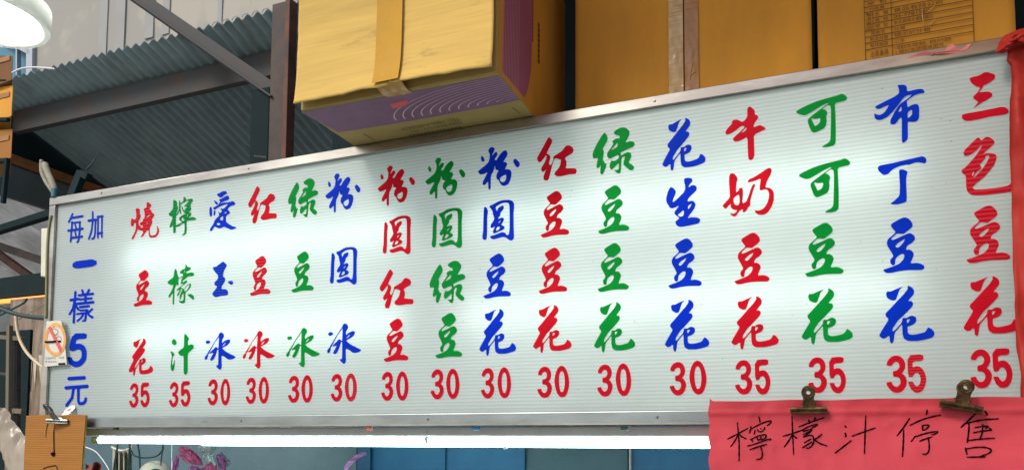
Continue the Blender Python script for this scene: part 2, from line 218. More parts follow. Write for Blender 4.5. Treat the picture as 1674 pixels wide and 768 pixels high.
 'ning': [[272,500,280,498,301,480,309,469,309,455,312,452,356,461,396,465,411,461,426,448,428,439,422,429,395,405,390,392,388,365,393,352,404,334,401,321,382,299,360,293,394,283,407,269,407,261,396,244,370,222,379,218,427,223,456,218,492,199,500,190,487,182,473,181,348,182,328,178,332,167,331,134,337,66,331,27,324,17,305,4,286,0,257,0,252,5,282,21,294,33,296,41,299,81,296,132,291,149,282,157,279,157,235,145,187,123,173,121,143,125,140,124,140,75,136,51,121,42,113,41,105,45,101,49,96,68,92,136,86,151,56,127,41,121,38,122,32,126,27,140,31,156,74,241,73,253,68,260,33,274,18,284,0,304,4,314,46,340,72,364,79,393,76,457,78,475,87,483,90,483,98,482,117,473,130,464,145,446,148,432,150,397,154,388,164,382,166,376,162,349,141,303,134,276,139,145,142,144,182,154,240,170,243,178,218,191,206,201,196,215,195,229,200,239,212,249,233,258,266,269,306,277,308,280,306,283,271,289,270,292,294,294,297,294,296,297,290,299,279,298,271,302,247,335,230,377,238,381,245,378,264,341,282,317,292,335,322,362,322,367,320,371,287,371,279,375,277,380,291,392,346,424,356,436,355,439,346,442,324,441,313,443,309,447,284,426,273,425,265,429,209,409,210,358,232,285,224,281,217,282,212,287,200,327,147,267,139,266,136,270,181,336,184,458,193,461,202,456,205,432,209,428,255,445,261,466,258,491,260,496],[351,262,337,258,331,250,333,237,338,233,353,251,354,259],[260,234,242,226,236,214,236,206,243,194,247,191,255,188,280,191,289,198,292,208,287,212,276,209,270,213,266,230]],
 'ai': [[243,500,282,498,298,492,309,472,301,462,269,453,250,445,224,428,205,424,177,432,162,439,141,454,127,473,132,479,175,485,221,498],[302,436,320,436,340,427,345,421,352,405,350,392,337,383,322,378,257,370,219,360,212,360,190,348,193,347,216,351,262,355,335,351,370,353,415,358,438,350,460,329,464,316,447,307,429,303,387,301,368,295,335,271,330,261,338,253,367,233,377,223,372,212,357,203,320,189,311,180,304,167,306,125,318,103,352,82,422,46,495,24,500,17,454,5,420,0,409,1,397,2,288,45,265,49,224,36,189,36,173,40,106,68,94,61,65,25,50,17,27,19,19,26,26,44,39,61,75,97,89,117,98,139,117,159,180,197,179,213,161,249,162,254,187,233,203,231,226,245,227,253,207,273,203,281,205,286,215,287,250,278,269,282,335,323,329,327,321,328,275,328,237,323,153,303,103,283,84,284,68,300,67,303,70,307,78,313,117,323,166,340,163,348,194,366,178,391,174,405,178,410,194,407,209,408],[80,399,86,400,106,392,124,381,151,360,152,349,139,341,124,343,102,360,91,374,80,393],[15,323,27,324,36,316,41,310,46,289,49,223,46,210,33,197,23,201,7,221,1,248,0,298,6,319],[86,274,100,275,105,270,111,246,108,225,99,208,91,205,82,217,77,233,80,264],[302,233,285,229,274,220,276,217,296,217,313,221,317,229,316,231],[243,184,225,180,213,173,198,154,198,148,211,141,242,132,247,133,254,141,258,174,251,184],[154,108,141,96,144,88,171,80,187,78,208,85,204,93,178,107,158,110]],
 'meng': [[316,500,333,500,341,495,365,472,377,467,404,465,416,459,418,456,420,445,416,438,391,422,350,411,341,404,341,393,362,390,408,395,435,396,462,391,477,381,485,368,485,362,482,357,465,347,445,345,399,348,372,343,291,303,280,293,286,281,298,282,336,297,351,300,366,292,366,285,353,271,334,259,262,226,252,222,252,219,262,210,301,195,315,184,322,162,335,160,369,178,381,187,400,210,403,220,403,241,401,242,397,241,345,218,328,188,322,187,320,191,340,224,400,252,408,250,419,256,423,255,434,244,435,231,431,210,420,195,396,177,373,162,346,148,336,122,340,55,334,16,316,8,269,11,250,18,224,41,222,46,224,48,264,42,295,40,308,59,307,124,302,135,294,130,278,110,253,62,247,59,238,63,236,69,239,113,250,138,276,174,280,189,267,196,263,196,255,190,214,114,205,108,194,107,188,113,190,129,227,179,221,186,194,180,178,180,175,182,176,187,194,202,291,252,298,258,291,260,260,256,249,258,256,308,276,348,274,349,205,324,201,317,203,282,210,261,208,253,202,247,194,247,178,256,166,250,154,236,137,200,134,185,136,25,133,1,121,0,116,2,112,8,109,31,109,121,105,144,100,147,58,103,52,100,37,99,32,102,29,118,37,133,70,168,88,195,110,239,109,254,107,258,75,256,51,262,10,282,0,296,18,316,40,328,92,348,110,365,120,435,126,453,135,464,148,457,170,432,175,421,177,397,181,386,197,367,204,337,270,360,282,360,284,369,281,384,268,392,237,395,229,397,224,402,223,410,234,422,258,441,277,449,300,448,316,455,324,465,325,476,315,495],[313,430,308,427,304,419,300,407,303,402,311,404,316,408,316,424],[408,118,426,119,450,116,478,101,492,84,500,61,500,53,496,46,484,42,473,46,384,104,381,112,384,116]],
 'yu': [[235,500,251,500,300,474,331,449,333,435,282,381,263,352,246,304,253,288,279,276,295,265,308,246,308,230,290,204,233,153,226,141,222,117,242,107,309,105,345,96,375,72,384,60,387,29,379,20,349,12,217,12,109,0,68,5,24,27,8,43,8,58,20,73,64,101,113,144,111,157,74,166,55,178,45,194,44,206,65,226,122,256,133,271,132,299,120,318,57,361,15,398,1,417,0,432,1,435,13,439,64,439,85,444,216,495],[424,215,471,213,489,205,500,189,500,177,484,159,474,156,448,158,422,168,376,193,374,205,405,213]],
 'zhi': [[292,499,314,500,338,486,386,447,393,430,376,416,371,402,373,367,376,364,390,359,435,369,465,369,492,355,500,343,497,323,484,310,417,277,385,258,375,223,386,37,382,23,368,6,351,0,336,0,320,6,302,25,291,197,282,232,275,233,244,232,224,235,185,252,168,273,173,284,193,298,224,313,272,330,280,341,289,358,285,465,288,491],[52,447,70,445,90,437,100,431,121,410,123,398,118,381,106,372,91,369,70,370,60,373,40,381,27,390,18,411,21,422,38,442],[5,298,12,299,39,291,52,285,78,264,82,255,79,243,53,227,44,204,41,166,43,132,50,126,60,126,67,131,91,182,97,191,101,188,93,156,95,96,91,81,75,56,60,49,50,50,31,60,22,71,13,101,12,132,31,227,29,242,2,289,0,295]],
 'bing': [[244,499,259,500,273,496,294,479,302,467,305,446,299,432,280,407,274,390,276,360,286,359,312,379,329,387,362,397,379,400,392,399,399,397,405,389,404,368,397,355,378,335,361,323,291,293,286,290,284,284,308,263,346,238,370,225,491,169,500,159,500,156,488,147,465,136,432,130,395,130,375,137,338,161,287,187,275,177,275,175,278,102,282,64,282,32,272,7,258,0,244,4,227,15,208,32,191,53,193,59,212,60,219,63,226,78,222,270,210,272,205,271,185,210,173,185,157,156,144,139,126,127,116,125,98,132,94,136,93,147,100,162,127,202,141,227,130,229,96,221,86,223,83,230,92,241,166,303,179,307,186,307,193,304,207,289,221,287,225,401,223,443,146,355,100,281,69,222,57,213,48,167,38,150,30,143,16,141,8,145,0,160,7,183,44,220,44,228,47,234,85,282,142,364,218,460,221,474,232,491],[46,404,61,402,68,398,82,388,86,379,75,367,65,361,38,357,27,360,20,365,11,374,8,383,16,393,26,401],[330,358,299,336,286,319,284,316,287,314,307,323,328,340,334,349,335,354,335,357]],
 'three': [[224,499,265,500,313,497,360,487,419,459,449,432,468,404,475,381,472,342,459,319,431,290,414,277,388,264,392,256,431,240,456,225,480,203,497,176,500,150,491,114,467,78,447,58,421,42,388,24,352,12,291,2,255,0,183,7,144,19,95,42,61,64,24,96,7,117,0,133,23,144,97,151,121,149,134,145,148,121,163,108,189,93,219,84,255,81,279,86,310,99,324,109,343,132,346,152,342,172,329,188,316,197,305,204,269,212,197,215,171,231,168,244,170,280,185,295,215,296,257,301,293,312,315,328,328,344,332,361,325,384,308,404,277,416,259,417,229,415,184,400,166,387,149,367,129,363,111,362,50,368,38,370,20,383,40,423,53,436,102,468,143,485,204,498]],
 'five': [[265,500,361,500,437,487,444,477,441,434,381,415,205,411,150,396,141,390,145,344,158,335,200,343,234,347,301,346,339,338,393,316,432,293,471,254,490,224,500,182,497,149,479,107,448,68,400,33,355,13,307,4,266,0,186,5,159,11,94,38,65,56,34,89,2,135,3,139,28,147,123,145,142,139,165,114,200,94,233,86,253,85,274,88,309,106,324,119,341,145,350,174,339,210,326,228,294,250,267,258,233,259,206,256,178,244,134,213,100,207,32,208,28,211,1,267,0,422,2,438,89,496]],
 'zero': [[225,500,254,500,324,486,361,466,399,438,429,407,461,358,481,317,500,238,493,173,483,142,448,81,427,57,378,24,340,9,270,0,229,3,180,14,144,30,97,61,74,85,42,134,21,179,1,241,0,272,15,331,31,365,60,409,89,440,136,474,172,490],[238,414,206,403,193,393,166,356,155,318,152,246,167,170,180,136,207,101,224,90,251,82,272,86,303,100,324,124,346,178,351,243,342,319,330,353,304,388,287,402,259,413]],
 'mei': [[119,498,130,500,151,497,164,486,163,474,143,443,148,440,438,442,452,440,466,434,476,418,462,407,434,404,117,402,107,398,58,351,44,346,30,346,13,354,6,362,8,369,69,430],[367,351,384,350,397,345,414,331,399,304,402,244,406,242,475,240,490,233,500,220,495,208,478,202,404,200,397,121,402,115,457,115,471,112,488,102,489,86,474,77,396,77,390,42,343,0,315,2,298,17,303,28,340,58,336,78,150,80,140,29,126,24,105,28,97,33,93,45,104,197,98,200,42,200,21,203,4,213,0,226,2,234,18,241,95,241,107,245,112,325,96,339,96,351,133,367,155,363,169,354,336,348,356,348],[331,319,247,322,245,318,282,262,289,243,330,241,354,244,353,312,350,317],[165,325,155,245,178,241,242,242,249,245,213,300,212,321],[347,202,260,200,299,117,340,116,345,121,353,192],[209,201,161,201,152,197,148,121,153,118,237,117,254,120,218,195]],
 'jia': [[138,500,158,498,171,484,182,365,267,364,281,360,296,349,300,364,277,379,274,388,276,397,299,405,419,404,439,408,468,402,485,394,492,385,491,377,467,362,477,143,479,121,496,106,500,94,482,78,486,22,474,12,453,14,442,22,435,79,365,77,364,20,353,12,342,11,329,14,318,23,313,84,302,102,314,118,303,325,297,331,272,315,277,104,252,25,236,15,180,0,166,1,149,7,140,17,140,25,149,34,202,46,226,108,223,315,213,321,185,321,164,161,90,16,80,10,66,9,48,16,41,29,118,174,134,315,128,320,57,320,21,323,3,335,0,353,11,361,25,364,134,366,125,488,129,497],[386,366,348,364,357,140,362,119,432,120,435,125,420,362,414,365]],
 'yi': [[329,500,406,499,498,358,500,135,411,15,118,0,24,81,0,184,3,378,76,493]],
 'yang': [[375,496,393,494,405,482,406,475,381,437,383,436,468,436,484,426,489,411,479,401,465,398,348,397,346,375,350,369,448,369,461,359,462,348,459,342,450,337,348,335,346,317,348,314,358,313,475,314,484,312,496,303,500,295,497,281,486,274,463,272,185,269,161,274,159,272,214,210,218,201,374,200,390,191,391,177,381,170,390,162,450,205,457,207,475,204,483,192,479,182,416,139,411,132,427,113,489,84,495,77,496,62,489,55,480,51,462,54,400,90,379,115,369,118,352,24,347,20,333,17,290,16,281,18,272,26,273,36,314,48,326,127,317,128,273,73,194,23,176,23,165,32,167,43,245,92,265,124,256,126,166,122,156,126,149,135,148,142,153,149,164,153,291,159,315,159,329,155,331,166,328,169,319,170,229,170,220,174,209,185,186,185,170,199,139,240,135,212,132,12,121,0,101,1,89,11,87,19,90,200,31,130,12,131,5,137,0,148,65,238,85,332,81,336,38,334,19,337,5,349,5,363,12,371,21,374,93,379,94,474,101,483,115,486,130,481,137,474,139,467,138,383,141,380,188,381,208,368,218,367,289,367,298,370,300,382,296,396,221,394,183,396,167,410,166,421,180,432,237,433,250,436,231,481,231,492,243,500,257,499,270,489,293,437,299,434,313,441,334,441,365,489],[176,341,143,339,137,336,137,317,145,300,159,310,169,312,297,312,299,317,295,335,220,334,200,336,191,341],[369,258,398,257,415,247,416,229,400,221,236,219,222,220,212,224,204,233,204,247,215,255]],
 'wu': [[262,499,410,495,469,481,482,474,480,426,431,410,272,413,223,402,212,396,200,357,220,345,285,349,343,341,410,319,451,292,490,239,500,207,500,135,479,92,435,54,383,26,327,7,306,3,277,0,205,3,153,16,75,51,37,85,0,146,16,163,90,156,124,142,135,118,153,107,197,93,227,88,285,89,299,93,326,106,363,135,374,163,370,215,356,235,322,253,292,260,249,259,213,253,171,240,134,240,60,254,54,257,49,273,44,310,94,453,185,500]],
 'yuan4': [[390,500,413,496,426,486,432,473,432,460,427,451,416,441,402,438,80,432,62,442,52,456,52,473,57,482,77,493],[456,356,473,356,483,352,499,337,500,316,485,301,476,298,351,295,315,291,328,96,338,79,343,76,391,77,420,103,429,141,440,150,459,151,472,140,476,132,470,76,424,30,403,24,341,24,316,26,305,32,277,84,263,288,259,291,230,291,217,289,214,285,192,134,83,7,73,1,59,0,40,11,34,24,35,37,142,157,160,282,157,288,137,288,39,283,24,286,9,294,1,304,0,322,9,335,16,340,41,343]],
}
WRITING = [
 ('mei', 'blue', 0.0601, 0.6725, 0.1495, 0.7952),
 ('jia', 'blue', 0.1683, 0.6774, 0.2546, 0.7899),
 ('yi', 'blue', 0.0976, 0.5726, 0.2269, 0.6023),
 ('yang', 'blue', 0.0886, 0.36, 0.2242, 0.4901),
 ('wu', 'blue', 0.0926, 0.1911, 0.1955, 0.3213),
 ('yuan4', 'blue', 0.0851, 0.0416, 0.214, 0.1573),
 ('shao', 'red', 0.3957, 0.6548, 0.5375, 0.791),
 ('dou', 'red', 0.4259, 0.4048, 0.517, 0.5375),
 ('hua', 'red', 0.4153, 0.15, 0.5338, 0.2859),
 ('three', 'red', 0.4234, 0.0334, 0.4686, 0.1225),
 ('five', 'red', 0.4784, 0.0345, 0.5223, 0.1238),
 ('ning', 'green', 0.5806, 0.649, 0.7129, 0.7896),
 ('meng', 'green', 0.5876, 0.3999, 0.7153, 0.5402),
 ('zhi', 'green', 0.6149, 0.1466, 0.7215, 0.2915),
 ('three', 'red', 0.6154, 0.0326, 0.6589, 0.1216),
 ('five', 'red', 0.6698, 0.034, 0.7137, 0.1238),
 ('ai', 'blue', 0.7719, 0.6467, 0.8958, 0.7883),
 ('yu', 'blue', 0.7969, 0.4139, 0.8885, 0.5368),
 ('bing', 'blue', 0.7727, 0.1592, 0.909, 0.2889),
 ('three', 'red', 0.7921, 0.0367, 0.8368, 0.1269),
 ('zero', 'red', 0.8479, 0.0359, 0.8904, 0.1271),
 ('hong', 'red', 0.9438, 0.6584, 1.0671, 0.787),
 ('dou', 'red', 0.963, 0.4073, 1.0499, 0.5414),
 ('bing', 'red', 0.9404, 0.1577, 1.0744, 0.2855),
 ('three', 'red', 0.9584, 0.0389, 1.0007, 0.1279),
 ('zero', 'red', 1.0115, 0.0391, 1.0546, 0.1291),
 ('lv', 'green', 1.1126, 0.6559, 1.2333, 0.7869),
 ('dou', 'green', 1.1358, 0.4063, 1.2254, 0.5411),
 ('bing', 'green', 1.1213, 0.156, 1.2553, 0.286),
 ('three', 'red', 1.1335, 0.0398, 1.178, 0.1292),
 ('zero', 'red', 1.1862, 0.0395, 1.231, 0.1297),
 ('fen', 'blue', 1.2633, 0.659, 1.3972, 0.7888),
 ('yuan', 'blue', 1.2882, 0.4154, 1.3908, 0.5393),
 ('bing', 'blue', 1.2836, 0.1618, 1.4121, 0.2916),
 ('three', 'red', 1.3012, 0.0413, 1.3449, 0.13),
 ('zero', 'red', 1.3541, 0.041, 1.3989, 0.1303),
 ('fen', 'red', 1.4631, 0.6584, 1.5975, 0.7873),
 ('yuan', 'red', 1.4856, 0.496, 1.5858, 0.6204),
 ('hong', 'red', 1.4767, 0.3303, 1.5987, 0.4532),
 ('dou', 'red', 1.4964, 0.1623, 1.5834, 0.296),
 ('three', 'red', 1.4888, 0.0405, 1.5318, 0.131),
 ('zero', 'red', 1.5416, 0.0403, 1.5855, 0.1307),
 ('fen', 'green', 1.6343, 0.6598, 1.7713, 0.7892),
 ('yuan', 'green', 1.6596, 0.4991, 1.763, 0.6245),
 ('lv', 'green', 1.6542, 0.3325, 1.7747, 0.4613),
 ('dou', 'green', 1.6772, 0.1663, 1.767, 0.3023),
 ('three', 'red', 1.6626, 0.042, 1.7068, 0.1331),
 ('zero', 'red', 1.7147, 0.0423, 1.7591, 0.1333),
 ('fen', 'blue', 1.8141, 0.667, 1.9487, 0.7965),
 ('yuan', 'blue', 1.8302, 0.5052, 1.932, 0.6294),
 ('dou', 'blue', 1.8353, 0.3379, 1.9229, 0.47),
 ('hua', 'blue', 1.8232, 0.1677, 1.9399, 0.3047),
 ('three', 'red', 1.8297, 0.0416, 1.8722, 0.1313),
 ('zero', 'red', 1.8826, 0.0417, 1.925, 0.1321),
 ('hong', 'red', 2.0031, 0.671, 2.1234, 0.7988),
 ('dou', 'red', 2.0149, 0.5038, 2.1012, 0.6364),
 ('dou', 'red', 2.0094, 0.3399, 2.0951, 0.4714),
 ('hua', 'red', 1.9929, 0.1691, 2.1083, 0.3055),
 ('three', 'red', 2.0063, 0.04, 2.05, 0.1295),
 ('zero', 'red', 2.0578, 0.0409, 2.1014, 0.1305),
 ('lv', 'green', 2.1706, 0.6636, 2.2913, 0.7944),
 ('dou', 'green', 2.1864, 0.4971, 2.2749, 0.6314),
 ('dou', 'green', 2.1846, 0.3328, 2.2727, 0.4677),
 ('hua', 'green', 2.1737, 0.1627, 2.2895, 0.3014),
 ('three', 'red', 2.1827, 0.0405, 2.2262, 0.1293),
 ('zero', 'red', 2.2349, 0.0411, 2.2781, 0.1308),
 ('hua', 'blue', 2.3673, 0.6518, 2.4826, 0.7929),
 ('sheng', 'blue', 2.377, 0.494, 2.4668, 0.6268),
 ('dou', 'blue', 2.3811, 0.3278, 2.4687, 0.4612),
 ('hua', 'blue', 2.3702, 0.1573, 2.4864, 0.2952),
 ('three', 'red', 2.382, 0.0398, 2.4253, 0.129),
 ('zero', 'red', 2.434, 0.0413, 2.4782, 0.1309),
 ('niu', 'red', 2.5351, 0.6526, 2.636, 0.7969),
 ('nai', 'red', 2.5254, 0.5036, 2.6535, 0.6256),
 ('dou', 'red', 2.5524, 0.3264, 2.6391, 0.459),
 ('hua', 'red', 2.5424, 0.1554, 2.6584, 0.2923),
 ('three', 'red', 2.5498, 0.0389, 2.5928, 0.1278),
 ('five', 'red', 2.5995, 0.0379, 2.6367, 0.1282),
 ('ke', 'green', 2.7111, 0.6606, 2.8316, 0.7928),
 ('ke', 'green', 2.7145, 0.4919, 2.8346, 0.6258),
 ('dou', 'green', 2.7242, 0.3324, 2.8131, 0.4668),
 ('hua', 'green', 2.7128, 0.1609, 2.8301, 0.2999),
 ('three', 'red', 2.7259, 0.0389, 2.7692, 0.1283),
 ('five', 'red', 2.775, 0.0375, 2.8124, 0.1276),
 ('bu', 'blue', 2.8913, 0.6461, 3.0022, 0.7929),
 ('ding', 'blue', 2.8957, 0.4951, 3.0017, 0.6068),
 ('dou', 'blue', 2.9016, 0.3275, 2.9898, 0.4611),
 ('hua', 'blue', 2.8886, 0.1555, 3.0062, 0.2935),
 ('three', 'red', 2.9009, 0.036, 2.9451, 0.1258),
 ('five', 'red', 2.9476, 0.0356, 2.9859, 0.1265),
 ('san', 'red', 3.0781, 0.6788, 3.1736, 0.7908),
 ('se', 'red', 3.0736, 0.496, 3.1749, 0.6352),
 ('dou', 'red', 3.0772, 0.3369, 3.1647, 0.4699),
 ('hua', 'red', 3.0665, 0.1647, 3.1792, 0.3028),
 ('three', 'red', 3.0767, 0.043, 3.1197, 0.1333),
 ('five', 'red', 3.122, 0.0427, 3.1599, 0.1339),
]# ---------------------------------------------------------------- materials
M = {}
M['asphalt'] = mat('worn_concrete_paving', (.34,.33,.31), .9, noise_scale=8, bump=.3)
M['concrete'] = mat('stained_concrete', (.43,.40,.34), .9, noise_scale=.45, col2=(.34,.33,.30), bump=.5, bump_scale=14, detail=5)
M['wall_shade'] = mat('blue_grey_wall_shade', (.36,.36,.345), .9, noise_scale=3, col2=(.33,.33,.32))
M['dark_sheet'] = mat('dark_corrugated_steel', (.27,.37,.38), .6, .05, noise_scale=5, col2=(.21,.285,.30), bump=.2, bump_scale=30)
M['pale_sheet'] = sheet_mat('pale_fibreglass_sheet', (.85,.85,.83), .55, .6, noise_amt=.3)
M['rust'] = mat('rusty_red_steel', (.17,.065,.035), .7, .2, noise_scale=9, col2=(.06,.035,.028), bump=.3)
M['brown_steel'] = mat('brown_steel', (.095,.068,.052), .7, .2, noise_scale=6, col2=(.04,.035,.035), bump=.2)
M['purlin'] = mat('slate_steel', (.050,.062,.068), .7, .1, noise_scale=5, col2=(.06,.048,.042), bump=.2)
M['orange_beam'] = mat('ochre_painted_beam', (.34,.13,.035), .7, noise_scale=7, col2=(.20,.085,.03), bump=.2)
M['black_steel'] = mat('near_black_steel', (.012,.026,.029), .75, 0, noise_scale=5, spec=.12)
M['grey_panel'] = mat('grey_wall_panel', (.11,.125,.12), .6, noise_scale=2.5, col2=(.075,.09,.085))
M['teal'] = mat('teal_cladding', (.04,.22,.32), .5, noise_scale=3)
M['window_frame'] = mat('grey_window_frame', (.36,.40,.44), .5, .3)
M['steel_wall'] = mat('smeared_stainless_wall', (.34,.26,.19), .38, .55, noise_scale=3.2, col2=(.12,.075,.045), bump=.25, bump_scale=6, stretch=(3,3,.7), detail=7)
M['alu'] = mat('brushed_aluminium', (.50,.49,.43), .30, .9, noise_scale=1.6, col2=(.30,.27,.24), stretch=(1.2,4,6), bump=.05, bump_scale=90)
M['alu_dull'] = mat('dull_aluminium', (.33,.38,.39), .36, .85, noise_scale=3, col2=(.24,.27,.28), stretch=(1.2,4,4))
M['case_white'] = mat('white_painted_case', (.45,.47,.47), .6)
M['batten'] = mat('white_enamel_batten', (.62,.64,.62), .45, noise_scale=12, noise_amt=.12)
M['cream_plastic'] = mat('cream_plastic', (.66,.64,.50), .45, noise_scale=10, noise_amt=.12)
M['panel'] = sheet_mat('twin_wall_panel', (.74,.84,.82), .5, .38, line_col=(.62,.67,.66), rib=.0104, noise_amt=.10, spec=.35)
M['red'] = sheet_mat('red_vinyl', (.90,.012,.05), .64, .5, noise_amt=.12, spec=.15)
M['green'] = sheet_mat('green_vinyl', (.0,.54,.09), .64, .5, noise_amt=.12, spec=.15)
M['blue'] = sheet_mat('blue_vinyl', (.0,.08,.85), .64, .5, noise_amt=.12, spec=.15)
TUBE_IN, TUBE_OUT, LAMP = 5.8, 17.0, 10.0
for c_, a_, b_ in (('red',(.85,.012,.05),(.92,.10,.12)),('green',(.0,.46,.08),(.02,.55,.16)),('blue',(.0,.075,.75),(.05,.17,.83))):
    M[c_+'_lifted'] = sheet_mat(c_+'_vinyl_lifted', a_, .64, .5, line_col=b_, rib=.078, noise_amt=.12, spec=.15)
M['tube_inner'] = mat('lit_tube', (.9,.9,.9), .4, emis=(.86,1.0,.95), estr=TUBE_IN)
M['tube_outer'] = mat('lit_tube_cool', (.9,.9,.9), .4, emis=(.55,.98,1.0), estr=TUBE_OUT)
M['lamp_glow'] = mat('lamp_diffuser', (.9,.9,.9), .4, emis=(1,.98,.95), estr=LAMP)
M['lamp_shade'] = sheet_mat('white_lamp_shade', (.80,.82,.79), .18, .5)
M['orange_glow'] = mat('orange_light_strip', (.8,.3,.05), .5, emis=(1,.28,.03), estr=1.3, noise_scale=20)
M['red_paper'] = sheet_mat('red_paper', (.62,.060,.080), .14, .6, noise_amt=.22, bump=.3, bump_scale=9, spec=.2)
M['red_crepe'] = sheet_mat('red_crepe_strip', (.50,.032,.022), .22, .55, noise_amt=.2, bump=.35, bump_scale=30, spec=.25)
M['pink_scrap'] = mat('pink_paper_scrap', (.62,.20,.19), .7, noise_scale=20)
M['ink'] = mat('black_marker', (.006,.002,.003), .8, spec=.05)
M['brown_print'] = mat('brown_print', (.10,.035,.012), .8)
M['dark_print'] = mat('olive_print', (.13,.10,.04), .8)
M['lilac_print'] = mat('pale_line_print', (.80,.52,.60), .7)
M['purple'] = mat('purple_print', (.25,.13,.22), .7, noise_scale=8, noise_amt=.2)
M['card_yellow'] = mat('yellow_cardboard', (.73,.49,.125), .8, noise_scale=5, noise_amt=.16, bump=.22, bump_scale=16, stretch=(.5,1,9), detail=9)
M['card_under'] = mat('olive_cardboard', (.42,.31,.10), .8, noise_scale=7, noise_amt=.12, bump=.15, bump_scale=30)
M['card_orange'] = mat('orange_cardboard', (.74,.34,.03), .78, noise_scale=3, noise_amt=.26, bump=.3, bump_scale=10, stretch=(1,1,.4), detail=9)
M['card_brown'] = mat('brown_cardboard', (.38,.155,.022), .8, noise_scale=14, noise_amt=.16, bump=.2, bump_scale=9, stretch=(.25,1,6))
M['card_in'] = mat('cardboard_inside', (.20,.09,.03), .85, noise_scale=10)
M['flute'] = mat('cardboard_flutes', (.55,.50,.14), .8)
M['dark_gap'] = mat('dark_fluting_gap', (.03,.025,.015), .9)
M['tape'] = mat('amber_tape', (.58,.31,.022), .5, noise_scale=8, noise_amt=.15, bump=.15, bump_scale=20, spec=.15)
M['tape_side'] = mat('brown_tape_over_card', (.38,.155,.016), .36, noise_scale=12, noise_amt=.2, bump=.35, bump_scale=25, coat=.15, stretch=(.3,1,3))
M['tape_clear'] = mat('clear_brown_tape', (.50,.33,.09), .16, noise_scale=7, col2=(.40,.20,.03), bump=.6, bump_scale=12, coat=.25, stretch=(.12,1,4.5))
M['clip_brass'] = mat('aged_bulldog_clip', (.17,.105,.045), .33, .9, noise_scale=60, col2=(.055,.035,.02), bump=.1)
M['clip_steel'] = mat('steel_bulldog_clip', (.30,.31,.29), .3, .9, noise_scale=50, noise_amt=.5)
M['cable_dark'] = mat('dark_green_cable', (.012,.045,.045), .5)
M['cable_olive'] = mat('olive_cable', (.22,.22,.09), .55)
M['cable_grey'] = mat('grey_taped_cable', (.26,.24,.18), .7, noise_scale=30)
M['cable_blue'] = mat('teal_tape', (.03,.12,.15), .6)
M['cable_white'] = mat('white_cable', (.80,.80,.80), .4)
M['cable_cream'] = mat('cream_cable', (.70,.56,.36), .5)
M['wood_grey'] = mat('weathered_post', (.20,.16,.11), .8, noise_scale=12, stretch=(4,4,.4))
M['plastic_bag'] = sheet_mat('clear_plastic_bag', (.74,.62,.48), .5, .25, noise_amt=.2, bump=.5, bump_scale=12, spec=.6)
M['sticker'] = mat('sticker_paper', (.72,.70,.62), .5, noise_scale=12, noise_amt=.1)
M['sticker_orange'] = mat('sticker_orange', (.80,.30,.06), .5, noise_scale=10, col2=(.82,.42,.12))
M['sticker_red'] = mat('sticker_red', (.75,.10,.09), .5)
M['sticker_yellow'] = mat('sticker_lettering', (.85,.62,.22), .5)
M['sticker_green'] = mat('sticker_green_print', (.06,.28,.18), .5)
M['stall_grey'] = mat('grey_stall_wall', (.105,.185,.21), .5, .1, noise_scale=3, col2=(.07,.14,.17), bump=.15)
M['stall_blue'] = mat('blue_stall_wall', (.02,.17,.33), .4, .1, noise_scale=2, col2=(.008,.105,.24))
M['stall_navy'] = mat('dark_blue_stall_wall', (.02,.13,.24), .4, .1, noise_scale=2.5, col2=(.012,.075,.16))
M['bag_pink'] = sheet_mat('pink_plastic_bag', (.95,.26,.48), .5, .22, noise_amt=.3, bump=.4, bump_scale=25, spec=.7)
M['bag_white'] = sheet_mat('white_plastic_bag', (.92,.93,.90), .5, .22, noise_amt=.2, bump=.4, bump_scale=25, spec=.7)
M['bag_magenta'] = sheet_mat('magenta_plastic_bag', (.85,.36,.70), .5, .22, noise_amt=.3, bump=.4, bump_scale=25, spec=.7)
M['knit'] = mat('grey_white_knit', (.50,.48,.38), .9, noise_scale=30, noise_amt=.45, stretch=(3,1,.3))
M['knit_rim'] = mat('knit_rim', (.72,.70,.56), .9)
M['navy_plastic'] = mat('navy_plastic', (.006,.05,.10), .3)
M['red_cloth'] = mat('faded_red_cloth', (.28,.07,.05), .9, noise_scale=15)

# ---------------------------------------------------------------- setting
g = MB(); g.quad((-60,-60,0),(60,-60,0),(60,60,0),(-60,60,0)); tag(g.build('ground', M['asphalt']), kind='structure')

cr = [n for n in M['concrete'].node_tree.nodes if n.type == 'VALTORGB'][0]; cr.color_ramp.elements[0].position = .47; cr.color_ramp.elements[1].position = .53
def add_rust(m, scale=2.2, lo=.56, hi=.66, col=(.15,.07,.04), st=(1,1,1)):
    n = m.node_tree.nodes; l = m.node_tree.links; p = n['Principled BSDF']; src = p.inputs['Base Color'].links[0].from_socket
    mp_ = n.new('ShaderNodeMapping'); tc_ = n.new('ShaderNodeTexCoord'); l.new(tc_.outputs['Object'], mp_.inputs[0]); mp_.inputs['Scale'].default_value = st
    t = n.new('ShaderNodeTexNoise'); t.inputs['Scale'].default_value = scale; t.inputs['Detail'].default_value = 9; t.inputs['Roughness'].default_value = .7; l.new(mp_.outputs[0], t.inputs[0])
    k = n.new('ShaderNodeMapRange'); k.inputs['From Min'].default_value = lo; k.inputs['From Max'].default_value = hi; l.new(t.outputs[0], k.inputs[0])
    mx = n.new('ShaderNodeMix'); mx.data_type = 'RGBA'; l.new(k.outputs[0], mx.inputs['Factor']); l.new(src, mx.inputs['A']); mx.inputs['B'].default_value = (*col, 1); l.new(mx.outputs['Result'], p.inputs['Base Color'])
add_rust(M['dark_sheet'], 1.6, .58, .72, (.16,.14,.12), (3,.6,.6)); add_rust(M['concrete'], .9, .55, .75, (.26,.25,.22), (2,1,.8)); add_rust(M['purlin'], 3, .56, .68, (.10,.05,.035))
